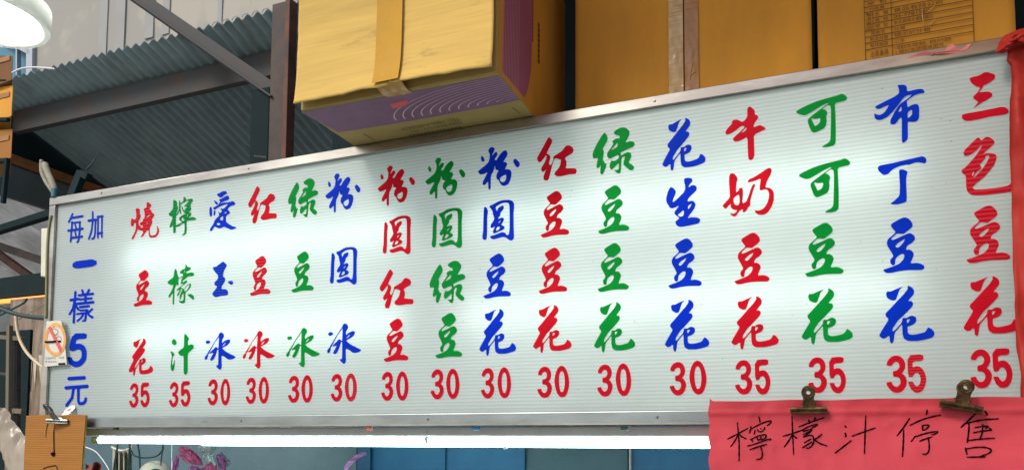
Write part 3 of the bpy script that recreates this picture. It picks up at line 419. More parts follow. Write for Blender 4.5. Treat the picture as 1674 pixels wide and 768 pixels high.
add_rust(M['card_orange'], 2, .58, .74, (.50,.22,.025)); add_rust(M['card_yellow'], 4, .60, .72, (.40,.26,.08), (1,1,3)); add_rust(M['alu'], 9, .62, .70, (.20,.15,.11), (.6,2,5)); add_rust(M['alu_dull'], 9, .6, .68, (.16,.15,.13), (.6,2,5))
def Z(zr): return ZO+zr
# concrete wall far behind the eave
YW = 3.4
mb = MB(); a = at(60,0,YW)
mb.grid(lambda u,v: Vector((a.x + u*8.0, YW + .012*fbm(u*8, v*4, 1.5), at(60,200,YW).z+v*6.0)), 40, 30)
cw = mb.build('concrete_wall', M['concrete'], smooth=True)
tag(cw, 'stained grey concrete wall rising above the dark corrugated roof', 'wall')
# faint vertical shadows on that wall, put in as coloured strips
for (x0, x1, y0) in ((166,172,70),(192,201,62),(240,249,40),(268,275,34),(358,361,30)):
    s = MB(); A = at(x0, -60, YW-.02); B_ = at(x1, y0+20, YW-.02)
    s.box((A.x, YW-.016, B_.z), (B_.x, YW-.002, A.z)); s.build('shade_strip', M['wall_shade'], cw)
# teal clad window bay left of the wall
tw = empty('window_bay', (at(30,60,YW).x, YW, 2.2), 'teal clad window bay with grey frame bars behind the round lamp', 'window')
A = at(-60,-80,YW+.05); B_ = at(50,170,YW+.05)
mb = MB(); mb.box((A.x, YW+.05, at(30,190,YW+.05).z), (B_.x+.15, YW+.12, A.z)); mb.build('cladding', M['teal'], tw)
for (p0, p1, wd) in (((53,-40),(50,150),.10),((30,70),(30,140),.022),((0,62),(52,88),.05),((24,-40),(24,60),.025)):
    mb = MB(); mb.bar(at(*p0, YW-.02), at(*p1, YW-.02), wd, .05); mb.build('frame_bar', M['window_frame'], tw, bevel=.003)

# corrugated sheets
def corrugated(x0, x1, Y0, z0, slope, length, pitch, amp, name, m, label, cat='roof', seg=6):
    mb = MB(); n = int((x1-x0)/pitch*seg); rows = 10; ca, sa = math.cos(slope), math.sin(slope)
    def f(u, v):
        x = x0+u*(x1-x0); h = amp*math.sin(2*math.pi*x/pitch); d = v*length
        wav = .006*fbm(x, d, .9, 3)
        return Vector((x, Y0+d*ca, z0-d*sa+h+wav))
    mb.grid(f, n, rows); o = mb.build(name, m, smooth=True, solid=.0015)
    return tag(o, label, cat)
EAVE_Y, EAVE_Z, SL = 1.5, ZO+2.545, R_(18.5)
corrugated(-3.0, 3.6, EAVE_Y, EAVE_Z, SL, 3.2, .078, .0145, 'corrugated_roof', M['dark_sheet'], 'dark corrugated steel roof sloping down behind the menu sign')
def roofz(y): return EAVE_Z-(y-EAVE_Y)*math.tan(SL)
for k, y in enumerate((1.72, 3.9)):
    mb = MB(); mb.box((-2.9, y, roofz(y)-.20), (3.6, y+.05, roofz(y+.05)-.018)); 
    tag(mb.build('roof_purlin', M['purlin'], bevel=.004), ['dark steel purlin right behind the front eave of the corrugated roof', 'dark steel purlin under the low rear part of the corrugated roof'][k], 'beam')
# eave flashing curl, torn pale edge
mb = MB()
for i in range(14):
    x = -.72+i*.078; mb.tube([(x, EAVE_Y-.01, EAVE_Z-.012), (x+.02, EAVE_Y-.016, EAVE_Z+.002), (x+.05, EAVE_Y-.012, EAVE_Z+.008)], .0028, 5)
tag(mb.build('torn_flashing', M['batten']), 'pale torn flashing edge along the eave left of the big carton', 'flashing')
# rusty post with flange, dark signboard beside it, diagonal brace
PY = 1.42
pl_, pr_ = at(441,150,PY).x, at(474,150,PY).x
pt = empty('steel_post', ((pl_+pr_)/2, PY, 0), 'rusty brown steel post standing left of the purple printed carton', 'post')
mb = MB(); mb.box((pl_, PY, 0), (pr_-.034, PY+.07, EAVE_Z-.03)); mb.build('post_web', M['brown_steel'], pt, bevel=.004)
mb = MB(); mb.box((pr_-.033, PY-.022, 0), (pr_, PY+.05, EAVE_Z-.03)); mb.build('post_flange', M['rust'], pt, bevel=.004)
A = at(415,150,PY+.02); B_ = at(440,150,PY+.02)
ds = empty('dark_box', ((A.x+B_.x)/2, PY+.06, Z(.9)), 'narrow black steel box with faint scribble fixed beside the rusty post', 'box')
mb = MB(); mb.box((A.x, PY+.0, Z(.7)), (pl_-.003, PY+.11, A.z)); mb.build('box_body', M['black_steel'], ds, bevel=.004)
mb = MB()
pts = smooth_line([(415.5+i*1.9, 255+(-2.2 if i%2 else 1.8)+.2*i) for i in range(11)],1)
ribbon(mb, [(p.x, p.y) for p in pts], .5, lambda x, y: at(x, y, PY-.004)); mb.build('scribble', M['cable_grey'], ds)
mb = MB(); mb.bar(at(195,-25,PY+.03), at(452,153,PY+.03), .09, .05); mb.bar(at(195,-25,PY+.0)+Vector((.0,0,-.035)), at(446,150,PY+.0)+Vector((0,0,-.035)), .012, .04)
tag(mb.build('diagonal_brace', M['purlin'], bevel=.003), 'dark steel brace running diagonally down to the rusty post', 'brace')
mb = MB(); mb.tube(densify([at(284,106,2.2), at(330,152,2.3), at(408,244,2.5)], .1), .0035, 6)
tag(mb.build('hanging_wire', M['cable_grey']), 'thin pale wire slanting under the corrugated roof', 'wire')

# side beam and panel, running away from us on the left
XS = -3.0
A = atx(-30,236,XS); B_ = atx(230,326,XS)
mb = MB(); mb.bar(Vector((XS, A.y-.8, A.z-.035)), Vector((XS, B_.y+1.4, A.z-.03)), .075, .06, side=Vector((1,0,0)))
tag(mb.build('ochre_beam', M['orange_beam'], bevel=.004), 'ochre painted beam running back behind the top left corner of the sign', 'beam')
mb = MB(); mb.slab([Vector((XS-.04,A.y-.8,A.z)), Vector((XS-.04,3.9,A.z)), Vector((XS-.04,3.9,roofz(3.9)+.02)), Vector((XS-.04,A.y-.8,roofz(A.y-.8)+.0))], (.02,0,0))
tag(mb.build('gable_shade', M['black_steel']), 'near black sheet standing in for shade between the ochre beam and the corrugated roof', 'board')  # shade in the gap under the roof, put in as a near black sheet
zt = A.z-.075; zb = atx(40,331,XS).z
mb = MB(); mb.box((XS-.03, A.y-.8, zb), (XS+.01, B_.y+1.3, zt-.004))
tag(mb.build('side_panel', M['grey_panel'], bevel=.003), 'plain grey wall panel under the ochre beam', 'wall')
# second, paler roof seen under that panel
zz = at(33,400,4.6)
corrugated(-11.0, -2.6, 2.7, zz.z+(4.6-2.7)*math.tan(R_(17)), R_(17), 3.6, .13, .032, 'far_roof', M['pale_sheet'], 'pale corrugated roof of the next stall, seen left of the sign')
def rb(n, p0, y0, p1, y1, wdt, m, lab): 
    mb = MB(); mb.bar(at(*p0, y0), at(*p1, y1), wdt, .08); tag(mb.build(n, m, bevel=.004), lab, 'beam')
rb('roof_beam', (-30,385), 3.3, (120,338), 3.3, .075, M['black_steel'], 'black steel beam crossing under the pale roof left of the sign')
rb('roof_beam', (-30,392), 3.9, (110,440), 3.9, .085, M['brown_steel'], 'thick dark brown rafter under the pale roof left of the sign')
rb('roof_beam', (-30,395), 4.1, (80,474), 4.1, .085, M['rust'], 'rust red rafter slanting under the pale roof left of the sign')
YF = 3.0
A = at(-40,461,YF); B_ = at(105,440,YF); zlo = at(-40,494,YF).z
mb = MB(); mb.slab([Vector((A.x-1,YF,A.z)), Vector((A.x-1,YF,zlo)), Vector((B_.x+.2,YF,zlo+.02)), Vector((B_.x+.2,YF,B_.z))], (0,.12,0))
tag(mb.build('dark_fascia', M['black_steel'], bevel=.004), 'dark green black fascia beam above the orange light strip', 'beam')
mb = MB(); mb.bar(at(-30,496,YF-.03), at(92,484,YF-.03), .040, .03)
tag(mb.build('light_strip', M['orange_glow'], bevel=.004), 'glowing orange light strip under the dark fascia at the left', 'lamp')
mb = MB(); mb.bar(at(-30,509,YF-.04), at(90,495,YF-.04), .020, .05)
tag(mb.build('lower_rail', M['brown_steel'], bevel=.003), 'thin dark rail right below the orange light strip', 'rail')
# smeared stainless wall
YL = 2.4
A = at(18,490,YL); B_ = at(110,700,YL)
mb = MB(); mb.grid(lambda u,v: Vector((A.x+u*(B_.x+.1-A.x), YL+.01*fbm(u*2,v*3,2), .3+v*(A.z-.3))), 20, 30)
sw = mb.build('stainless_wall', M['steel_wall'], smooth=True, solid=.01); tag(sw, 'smeared brown stainless sheet wall behind the left end of the sign', 'wall')
M['drip'] = mat('pale_drip', (.62,.56,.42), .6, noise_scale=9)
for (x, y0, y1, wd) in ((40,600,652,9),(49,590,640,7),(57,585,632,6),(66,580,628,6),(44,560,600,6)):
    mb = MB(); mb.slab([at(x-wd/2,y0,YL-.012), at(x+wd/2,y0,YL-.012), at(x+wd*.25,(y0+y1)/2,YL-.012), at(x,y1,YL-.012), at(x-wd*.3,(y0+y1)/2,YL-.012)][::-1], (0,.004,0)); mb.build('paint_drip', M['drip'], sw)
# back wall closing the market far behind
mb = MB(); mb.box((-16, 8.0, 0), (8, 8.2, 6)); tag(mb.build('far_market_wall', M['grey_panel']), 'dim grey wall closing the market hall at the back', 'wall')
mb = MB(); mb.box((.6, .95, Z(.3)), (4.2, 1.0, Z(2.3))); tag(mb.build('shade_backing', M['black_steel']), 'added black backing for the shade in the gaps between the cartons', 'board')  # black sheet added so the gaps between the cartons stay dark

# rack at far left
YR = 1.5
rk = empty('metal_rack', (at(10,600,YR).x, YR, 0), 'dark metal rack with a weathered upright at the lower left edge', 'rack')
def rbar(p0, p1, wd, m, nm, dy=0, dp=.03):
    mb = MB(); mb.bar(at(*p0, YR+dy), at(*p1, YR+dy), wd, dp); mb.build(nm, m, rk, bevel=.003)
rbar((16,532),(12,900), .032, M['wood_grey'], 'upright')
rbar((29,552),(26,1000), .03, M['brown_steel'], 'upright', .05)
rbar((-30,548),(38,554), .03, M['wood_grey'], 'shelf_rail', .02)
rbar((-30,606),(14,612), .02, M['brown_steel'], 'shelf_rail', .02)
rbar((-30,668),(38,672), .035, M['wood_grey'], 'shelf_rail', .02)
mb = MB(); A = at(-40,545,YR+.3); B_ = at(27,1000,YR+.3); mb.box((A.x, YR+.3, 0.2), (B_.x, YR+.32, A.z)); mb.build('rack_back', M['black_steel'], rk)
# clear plastic bag at lower left
pb = [(-30,690),(-12,676),(0,668),(8,667),(16,678),(26,694),(36,707),(44,716),(60,740)]
pb2 = [(-40,720),(-20,712),(-6,690),(4,702),(10,720),(18,738),(26,760),(40,790),(60,820)]
def bagf(u, v):
    t = u*(len(pb)-1); i = min(int(t), len(pb)-2); fr = t-i
    a = Vector(pb[i]).lerp(Vector(pb[i+1]), fr); b = Vector(pb2[i]).lerp(Vector(pb2[i+1]), fr)
    q = a.lerp(b, v*1.5); return at(q.x, q.y, .9) + Vector((0, .05*math.sin(v*3.1)*-1+.02*fbm(u*5, v*3, 1.5, 2), .01*fbm(u*4, v*4, 1, 5)))
mb = MB(); mb.grid(bagf, 40, 16)
tag(mb.build('plastic_bag', M['plastic_bag'], smooth=True), 'crumpled clear plastic bag sagging at the lower left corner', 'bag')
# things at the left border
for k, (y0, y1, m, lab) in enumerate(((80,131,'card_in','dull brown carton under the round lamp at the left edge'),(137,190,'card_orange','ochre carton at the left edge, middle one of three'),(208,258,'card_brown','ribbed orange brown carton at the left edge, lowest of three'))):
    Yc = 0.35+.02*k; A = at(-55,y0,Yc); B_ = at(19.5-k*.6,y1,Yc)
    dback = ray(22,160); dback.z = 0; dback.normalize()
    cb = empty('edge_carton', ((A.x+B_.x)/2, Yc+.1, B_.z), lab, 'carton')
    mb = MB(); mb.slab([Vector((A.x,Yc,A.z-.03)), Vector((A.x,Yc,B_.z-.03)), Vector((B_.x,Yc,B_.z)), Vector((B_.x,Yc,at(18,y0+ (12 if k==0 else 3),Yc).z))], dback*.28); mb.build('carton_body', M[m], cb, bevel=.004)
    mb = MB(); mb.box((A.x,Yc-.004,(A.z+B_.z)/2-.012),(B_.x-.02,Yc-.0015,(A.z+B_.z)/2+.012)); mb.build('carton_tape', M['tape_side'], cb)
ls = empty('edge_shelf', (at(0,262,.3).x, .3, at(0,262,.3).z), 'dark steel bracket shelf under the cartons at the left edge', 'shelf')
for (p0,p1,wd) in (((-60,268),(14,262),.02),((-60,196),(14,196),.018),((-60,136),(14,133),.014),((12,262),(5,332),.02)):
    mb = MB(); mb.bar(at(*p0,.36), at(*p1,.36), wd, .02); mb.build('shelf_bar', M['black_steel'], ls, bevel=.002)

# ---------------------------------------------------------------- round lamp
YP = -.25
Lc = at(-22,31,YP); rl = .205
lp = empty('round_lamp', Lc, 'round white pendant lamp glowing in the upper left corner', 'lamp')
mb = MB(); mb.lathe([(rl-.03,.045),(rl-.028,.0),(rl-.02,-.006),(rl-.004,-.006),(rl,.004),(rl,.075),(rl-.02,.085),(.03,.10),(.03,.16),(.001,.16)], Lc, (0,0,1), 48); mb.build('lamp_shade', M['lamp_shade'], lp, smooth=False)
mb = MB(); mb.lathe([(.001,.036),(rl-.034,.036),(rl-.034,.042),(.001,.044)], Lc, (0,0,1), 48); mb.build('diffuser', M['lamp_glow'], lp)
mb = MB(); mb.tube([Lc+Vector((0,0,.15)), Lc+Vector((0,0,1.6))], .006, 8); mb.build('lamp_cord', M['cable_dark'], lp)
mb = MB(); mb.tube(smooth_line([at(20,119,.2), at(34,112,.2), at(54,110,.2), at(72,111,.2), at(90,113,.2)]), .0038, 8)
tag(mb.build('reflection_arc', M['cable_white'], smooth=True), 'thin white tube standing in for a reflection-like arc below the round lamp', 'tube')  # reflection-like white arc, modelled as a solid white tube

# ---------------------------------------------------------------- the sign
PW, PH = 3.26, .834
sg = empty('menu_light_box', (1.6, .1, ZO), 'long white backlit dessert menu sign with red green and blue Chinese characters', 'sign')
mb = MB(); mb.quad((0,0,ZO),(PW,0,ZO),(PW,0,ZO+PH),(0,0,ZO+PH)); mb.build('light_panel', M['panel'], sg)
D = .20
def part(n, a, b, m, bev=.002): 
    mb = MB(); mb.box(a, b); return mb.build(n, M[m], sg, bevel=bev)
part('top_rail', (-.034,-.012,ZO+PH), (PW,.03,ZO+PH+.031), 'alu')
part('bottom_rail', (-.034,-.012,ZO-.036), (PW,.03,ZO-.001), 'alu_dull')
part('rail_lip', (.0,-.015,ZO-.0375), (PW-.01,-.0125,ZO-.033), 'alu', 0)
part('end_rail', (-.034,-.0115,ZO), (-.001,.03,ZO+PH-.001), 'alu')
part('end_rail', (PW,-.012,ZO-.036), (PW+.034,.03,ZO+PH+.031), 'alu')
part('case_back', (-.03,D,ZO-.034), (PW+.03,D+.01,ZO+PH+.029), 'case_white')
part('case_top', (-.03,.031,ZO+PH+.016), (PW+.03,D-.001,ZO+PH+.029), 'case_white')
part('case_bottom', (-.03,.031,ZO-.034), (PW+.03,D-.001,ZO-.022), 'case_white')
part('case_end', (-.03,.031,ZO-.021), (-.018,D-.001,ZO+PH+.015), 'case_white')
part('case_end', (PW+.018,.031,ZO-.021), (PW+.03,D-.001,ZO+PH+.015), 'case_white')
for x0 in (.37, 1.76):
    for z in (.29, .585):
        mb = MB(); mb.tube([(x0,.076,ZO+z),(x0+1.2,.076,ZO+z)], .013, 14); mb.build('fluorescent_tube', M['tube_inner'], sg, smooth=True)
for x, z in [(x, z) for x in (.25,.95,1.66,2.35,3.02) for z in (ZO-.018, ZO+PH+.016)]:
    mb = MB(); mb.lathe([(.0001,.0),(.0022,.0003),(.0034,.0015),(.0036,.0028)], (x,-.0148,z), (0,1,0), 10); mb.build('screw', M['clip_steel'], sg)
for x in (at(92,740,.23).x, 3.0):
    mb = MB(); mb.box((x, D+.012, 0), (x+.05, D+.062, ZO+.3)); 
    tag(mb.build('sign_post', M['brown_steel'], bevel=.003), ['dark steel post behind the left end of the sign', 'dark steel post behind the right end of the sign'][int(x > 1)], 'post')
# cut vinyl characters
gm = {}
def glyph_mesh(n):
    if n in gm: return gm[n]
    cu = bpy.data.curves.new(n, 'CURVE'); cu.dimensions = '2D'; cu.fill_mode = 'BOTH'; cu.extrude = .0004
    for L in GLYPHS[n]:
        k = len(L)//2; s = cu.splines.new('POLY'); s.points.add(k-1); s.use_cyclic_u = True
        for i in range(k): s.points[i].co = (L[2*i]/500, L[2*i+1]/500, 0, 1)
    o = bpy.data.objects.new(n, cu); C.objects.link(o); bpy.context.view_layer.update()
    me = bpy.data.meshes.new_from_object(o.evaluated_get(bpy.context.evaluated_depsgraph_get()))
    for v in me.vertices: v.co = (v.co.x, -v.co.z, v.co.y)
    me.materials.clear(); me.materials.append(M['red']); bpy.data.objects.remove(o); gm[n] = me; return me
LIFT = {0, 1, 6, 11, 17, 22, 35, 89, 91, 92}
for gi, (n, c, x0, z0, x1, z1) in enumerate(WRITING):
    me = glyph_mesh(n); nm = 'price_digit' if n in ('three', 'five', 'zero') else 'character'
    o = bpy.data.objects.new(nm, me); C.objects.link(o); o.parent = sg
    o.location = Vector((x0, -.0013, ZO+z0)) - Vector(sg.location); o.scale = (x1-x0, 1, z1-z0)
    o.material_slots[0].link = 'OBJECT'; o.material_slots[0].material = M[c + ('_lifted' if gi in LIFT else '')]

# light fitting under the sign
ft = empty('tube_light', (1.4, .12, ZO-.06), 'twin fluorescent tube fitting glowing under the bottom edge of the sign', 'lamp')
mb = MB(); mb.box((.10,.05,ZO-.068),(3.3,.17,ZO-.040)); mb.build('batten', M['batten'], ft, bevel=.003)
mb = MB(); mb.tube([(.10,.15,ZO-.084),(1.64,.15,ZO-.084)], .0125, 14); mb.build('tube', M['tube_outer'], ft, smooth=True)
mb = MB(); mb.tube([(.69,.09,ZO-.088),(3.3,.09,ZO-.085)], .0145, 14); mb.build('tube', M['tube_outer'], ft, smooth=True)
for x in (.085,):
    mb = MB(); mb.tube([(x-.02,.15,ZO-.084),(x+.014,.15,ZO-.084)], .0135, 12); mb.build('tube_cap', M['flute'], ft)
for (px, y0, y1) in ((697,703,724),(825,724,733)):
    mb = MB(); A = at(px,y0,.045); B_ = at(px,y1,.045); mb.tube([A, A.lerp(B_,.6)], .0018, 6); mb.bar(A.lerp(B_,.55), B_+Vector((.004,0,0)), .010, .012); mb.build('tube_clip', M['cream_plastic'], ft, bevel=.001)
for (px, m) in ((188,'cable_dark'),(603,'sticker_red'),(777,'stall_blue'),(1020,'cable_dark')):
    mb = MB(); A = at(px,699,-.004); mb.box((A.x-.010,-.006,A.z-.006),(A.x+.010,.006,A.z+.004)); mb.build('small_bracket', M[m], ft, bevel=.001)

# ---------------------------------------------------------------- stall interior
YB = 1.2
def wallpanel(p0, p1, m, lab, dy=0, wd=None):
    A = at(p0,740,YB+dy); B_ = at(p1,740,YB+dy); mb = MB(); mb.box((A.x, YB+dy, .4), (B_.x, YB+dy+.03, Z(.6)))
    return tag(mb.build('stall_wall', M[m], bevel=.003), lab, 'wall')
wallpanel(137, 345, 'stall_grey', 'grey green stall wall panel behind the hanging bags', .06)
wallpanel(346, 583, 'stall_grey', 'grey stall wall panel right of the pink bags', .04)
wallpanel(584, 605, 'stall_navy', 'narrow dark blue upright where a purple ribbon hangs', -.02)
wallpanel(606, 728, 'stall_blue', 'deep blue stall wall panel beside the narrow upright')
wallpanel(729, 858, 'stall_blue', 'mid blue stall wall panel in the middle of the back wall', .012)
wallpanel(859, 1026, 'stall_grey', 'pale blue grey stall wall panel left of the bright strip', .03)
wallpanel(1028, 1031, 'batten', 'thin bright metal edge strip on the blue back wall', -.02)
wallpanel(1034, 1260, 'stall_blue', 'blue stall wall panel right of the bright strip', .0)
wallpanel(1262, 1900, 'stall_navy', 'dark blue stall wall panel behind the red notice', .02)
YH = .55
# knit bag
kb = empty('knit_bag', at(200,740,YH), 'grey white ribbed knit bag hanging by its rim under the lamp', 'bag')
def kf(u, v):
    x = 184+u*31 - (3-6*u)*v*.4; y = 733+ (5*math.sin(u*math.pi)) + v*70
    return at(x, y, YH+.02*math.cos(u*26)+.02)
mb = MB(); mb.grid(kf, 60, 8); mb.build('knit_body', M['knit'], kb, smooth=True)
mb = MB(); mb.tube(smooth_line([at(183+u*33/8, 730+6*math.sin(u/8*math.pi)+ (0 if u<8 else -1), YH-.01) for u in range(9)]), .0052, 8); mb.build('knit_rim', M['knit_rim'], kb, smooth=True)
# cables inside
for (pts, r, m, lab) in (
    ([(193,700),(192,735),(186,760),(184,800)], .0042, 'cable_dark', 'dark cable falling in front of the knit bag'),
    ([(213,700),(212,735),(209,768),(206,810)], .0045, 'cable_dark', 'dark cable falling over the right edge of the knit bag'),
    ([(214,735),(218,744),(232,748),(252,747),(262,741),(267,731),(266,712)], .0038, 'cable_dark', 'dark cable looping between the knit bag and the cream appliance'),
    ([(222,716),(228,735),(229,770),(229,810)], .0036, 'cable_dark', 'dark cable hanging straight beside the cream appliance'),
    ([(267,731),(264,745),(263,760)], .003, 'cable_dark', 'short dark cable end hanging over the cream appliance'),
    ([(140,730),(156,736),(166,748),(178,765),(190,800)], .0026, 'cable_white', 'thin pale wire slanting left of the knit bag'),
    ([(281,716),(281,745),(281,800)], .002, 'cable_white', 'thin pale cord hanging left of the pink bags')):
    mb = MB(); mb.tube(smooth_line([at(x, y, YH-.04) for x, y in pts]), r, 8)
    tag(mb.build('cable', M[m], smooth=True), lab, 'cable')
# cream appliance
ac = at(253,777,YH)
ap = empty('cream_appliance', ac, 'rounded cream appliance with a dark blue opening under the tube light', 'appliance')
ax = (CAM-ac).normalized()
mb = MB(); mb.lathe([(.001,-.07),(.052,-.065),(.068,-.03),(.069,.0),(.062,.022),(.045,.034),(.001,.040)], ac, ax, 40); mb.build('housing', M['cream_plastic'], ap, smooth=True)
mb = MB(); mb.lathe([(.036,.034),(.036,.042),(.033,.0435),(.001,.0435)], ac+Vector((.003,0,-.004)), ax, 40); mb.build('opening', M['navy_plastic'], ap, smooth=True)
# crumpled bags
def crumple(name, outline, m, parent, dy, seed, depth=.05):
    cx_ = sum(p[0] for p in outline)/len(outline); cy_ = sum(p[1] for p in outline)/len(outline); n = len(outline)
    mb = MB()
    def f(u, v):
        t = (u % 1.0)*n; i = int(t) % n; fr = t-int(t); q = Vector(outline[i]).lerp(Vector(outline[(i+1) % n]), fr)
        q = Vector((cx_, cy_)).lerp(q, v); b = math.cos(v*math.pi/2)*depth
        return at(q.x, q.y, YH+dy-b + .035*v*fbm(u*8, v*3.0, 1.8, seed))
    mb.grid(f, 90, 16); mb.build(name, m, parent, smooth=True)
pk = empty('pink_bags', at(325,745,YH), 'bunch of crumpled pink and white plastic bags hanging under the lamp', 'bags')
S_ = lambda z: [(180+x*.14337, 690+y*.14337) for x, y in z]
crumple('bag_sheet', S_([(780,300),(800,270),(870,275),(960,330),(1040,410),(1060,490),(960,480),(850,450),(800,380)]), M['bag_pink'], pk, 0, 1)
crumple('bag_sheet', S_([(1060,380),(1110,335),(1160,350),(1210,420),(1235,540),(1160,500),(1080,450)]), M['bag_white'], pk, -.02, 2)
crumple('bag_sheet', S_([(1060,500),(1140,450),(1240,540),(1240,640),(1040,640),(1000,560)]), M['bag_pink'], pk, -.05, 3)
crumple('bag_sheet', S_([(1200,370),(1260,350),(1330,440),(1320,560),(1240,520)]), M['bag_magenta'], pk, 0, 4)
crumple('bag_sheet', S_([(1240,305),(1320,390),(1390,445),(1340,520),(1290,400)]), M['bag_white'], pk, .03, 5, .02)
crumple('bag_sheet', S_([(870,540),(930,490),(1010,500),(1060,560),(1040,660),(880,660)]), M['bag_magenta'], pk, .02, 6)
crumple('bag_sheet', S_([(1010,250),(1100,260),(1200,270),(1210,330),(1100,350),(1010,340)]), M['bag_white'], pk, .06, 7)
crumple('bag_sheet', S_([(700,470),(740,380),(790,360),(780,500),(740,560),(700,540)]), M['bag_magenta'], pk, .05, 8)
rb_ = at(575,752,YH)
mb = MB(); mb.grid(lambda u,v: at(598-u*36+2*v, 738+u*u*24+v*(5+6*u), YH+.02*math.sin(u*9+v*3)), 20, 4); 
tag(mb.build('ribbon', M['bag_magenta'], smooth=True), 'small purple plastic ribbon hanging on the dark upright', 'ribbon')
mb = MB(); mb.grid(lambda u,v: at(140+u*26, 757+v*30+3*math.sin(u*7), YH+.2+.03*math.sin(u*9+v*4)), 16, 8)
tag(mb.build('red_cloth', M['red_cloth'], smooth=True), 'faded red cloth hanging behind the brown cardboard', 'cloth')

# ---------------------------------------------------------------- cartons on top of the sign
M['bounce_cloth'] = sheet_mat('bounce_cloth', (.82,.30,.03), .55, .8, noise_amt=.15)
mb = MB(); mb.grid(lambda u,v: Vector((3.0+u*2.3, -2.35+.05*math.sin(u*21), 2.35+v*1.9)), 40, 6)
tag(mb.build('bounce_canopy', M['bounce_cloth'], smooth=True), 'added unseen orange cloth canopy throwing warm light on the cartons and the right end of the sign', 'canopy')  # cloth added out of view to bounce warm light onto the cartons
aw = empty('shade_awning', (3.4, 0, 3.95), 'added unseen dark awning that shades the tops of the cartons', 'awning')  # awning added out of view to darken the upper cartons
mb = MB(); mb.box((.7,-1.18,3.95),(6.2,1.0,3.86)); mb.build('awning_sheet', M['black_steel'], aw, bevel=.004)
for x in (.72, 3.6, 6.15):
    mb = MB(); mb.box((x,-1.17,3.79),(x+.04,.99,3.828)); mb.build('awning_rafter', M['brown_steel'], aw)
ZT = ZO+.868
# carton with purple print
X0, X1, Yn, Yf, TOP = 1.376, 1.993, -.281, .30, ZT+.52
b1 = empty('purple_carton', ((X0+X1)/2, 0, ZT), 'yellow carton with purple print overhanging the front of the sign', 'carton')
def bp(n, a, b, m, bev=.0015, par=None): mb = MB(); mb.box(a, b); return mb.build(n, M[m], par or b1, bevel=bev)
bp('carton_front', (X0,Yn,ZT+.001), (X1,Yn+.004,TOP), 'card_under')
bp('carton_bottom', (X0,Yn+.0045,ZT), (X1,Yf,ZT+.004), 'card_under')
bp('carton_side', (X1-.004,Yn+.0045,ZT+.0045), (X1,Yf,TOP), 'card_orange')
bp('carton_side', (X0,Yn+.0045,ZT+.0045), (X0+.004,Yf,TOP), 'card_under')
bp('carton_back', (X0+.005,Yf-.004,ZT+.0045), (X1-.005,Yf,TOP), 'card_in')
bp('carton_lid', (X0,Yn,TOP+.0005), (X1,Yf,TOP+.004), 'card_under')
xs = at(640,100,-.30).x
def flap(xa, xb, seed):
    def f(u, v):
        x = xa+u*(xb-xa); z = ZT+.010+v*(TOP-ZT-.012)
        low = math.exp(-v*9); bulge = .020*low + .010
        edge = .004*fbm(x*6, 0, 1.5, seed)*low + .0015*math.sin(x*60)*low
        wr = .0014*fbm(x*5, z*18, 1.5, seed) + .004*math.exp(-((x-X1)/.07)**2)*math.exp(-v*14)*fbm(x*30, z*30, 1, seed+2)
        cor = .012*(abs(x-xs)/.3)**2*low
        return Vector((x, Yn-.004-bulge+cor*.5+wr, z+edge*.6-.004*low*(1 if u > .5 else .4)))
    mb = MB(); mb.grid(f, 40, 60); return mb.build('flap', M['card_yellow'], b1, smooth=True, solid=.004)
flap(X0-.004, xs-.0015, 4); flap(xs+.0015, X1-.004, 9)
xa, xb = at(613,90,-.31).x, at(655,90,-.31).x
mb = MB(); mb.grid(lambda u,v: Vector((xa+u*(xb-xa), Yn-.0425+.019*(1-math.exp(-v*9))+.0006*fbm(u*3,v*9,1,1), ZT+.014+v*(TOP-ZT-.02))), 6, 40); mb.build('packing_tape', M['tape'], b1, smooth=True)
mb = MB(); mb.grid(lambda u,v: Vector((xa+.006+u*(xb-xa)+.008*v, Yn-.034+.05*v, ZT+.010-.0125*math.sin(min(1,v*1.6)*math.pi/2)+.001*math.sin(u*18))), 14, 8); mb.build('packing_tape', M['tape_clear'], b1, smooth=True)
mb = MB(); mb.box((at(630,60,-.3).x, Yn-.0385, ZT+.02), (at(632.5,60,-.3).x, Yn-.0375, ZT+.022)); 
# purple print on underside and side
def ub(px, py, dz=.0012): p = atz(px, py, ZT-dz); return p
und = [ub(492,184), ub(553.6,216.7), ub(600,209.5), ub(648,202), ub(710,191), ub(775,179), ub(820,170.5), ub(857,162), ub(816.5,124)]
for p in und: p.x = min(p.x, X1-.001); p.y = max(p.y, Yn+.006)
mb = MB(); mb.slab(und, (0,0,.0008)); mb.build('purple_print', M['purple'], b1)
def sc(px, py, dx=.0012): p = atx(px, py, X1+dx); p.y = max(p.y, Yn+.006); return p
sd1 = [sc(822,117), sc(858,160), sc(864,142), sc(868,117), sc(870,66), sc(872,0), sc(874,-90), sc(826,-90), sc(825,0)]
for p in sd1: p.z = max(p.z, ZT+.002)
M['purple_lit'] = mat('purple_print_lit', (.42,.11,.19), .7, noise_scale=8, noise_amt=.15)  # same purple print, the side's brighter light put into its colour
mb = MB(); mb.slab(sd1, (-.0008,0,0)); mb.build('purple_print', M['purple_lit'], b1)
ye = und[7].y; mb = MB()
for k in range(13):
    uk = .37+.048*k; vk = .06+.07*k
    if vk > .93: break
    pts = [(uk+(1-uk)*(1-math.cos(t*math.pi/2)), .93-(.93-vk)*math.sin(t*math.pi/2)) for t in [i/14 for i in range(15)]]
    def tb(u, v): return Vector((X0+u*(X1-X0), Yn+.006+v*(ye-Yn-.006)*(1-.0*u), ZT-.0022))
    ribbon(mb, pts, .0062, lambda u, v: tb(u, min(1, v)))
    pts2 = [(v_, vk+ .12*v_**1.5) for v_ in [i/10 for i in range(11)]]
    ribbon(mb, pts2, .0065, lambda a_, v: Vector((X1+.0022, Yn+.006+min(1,v)*(ye-Yn-.006), ZT+.003+a_*.50)))
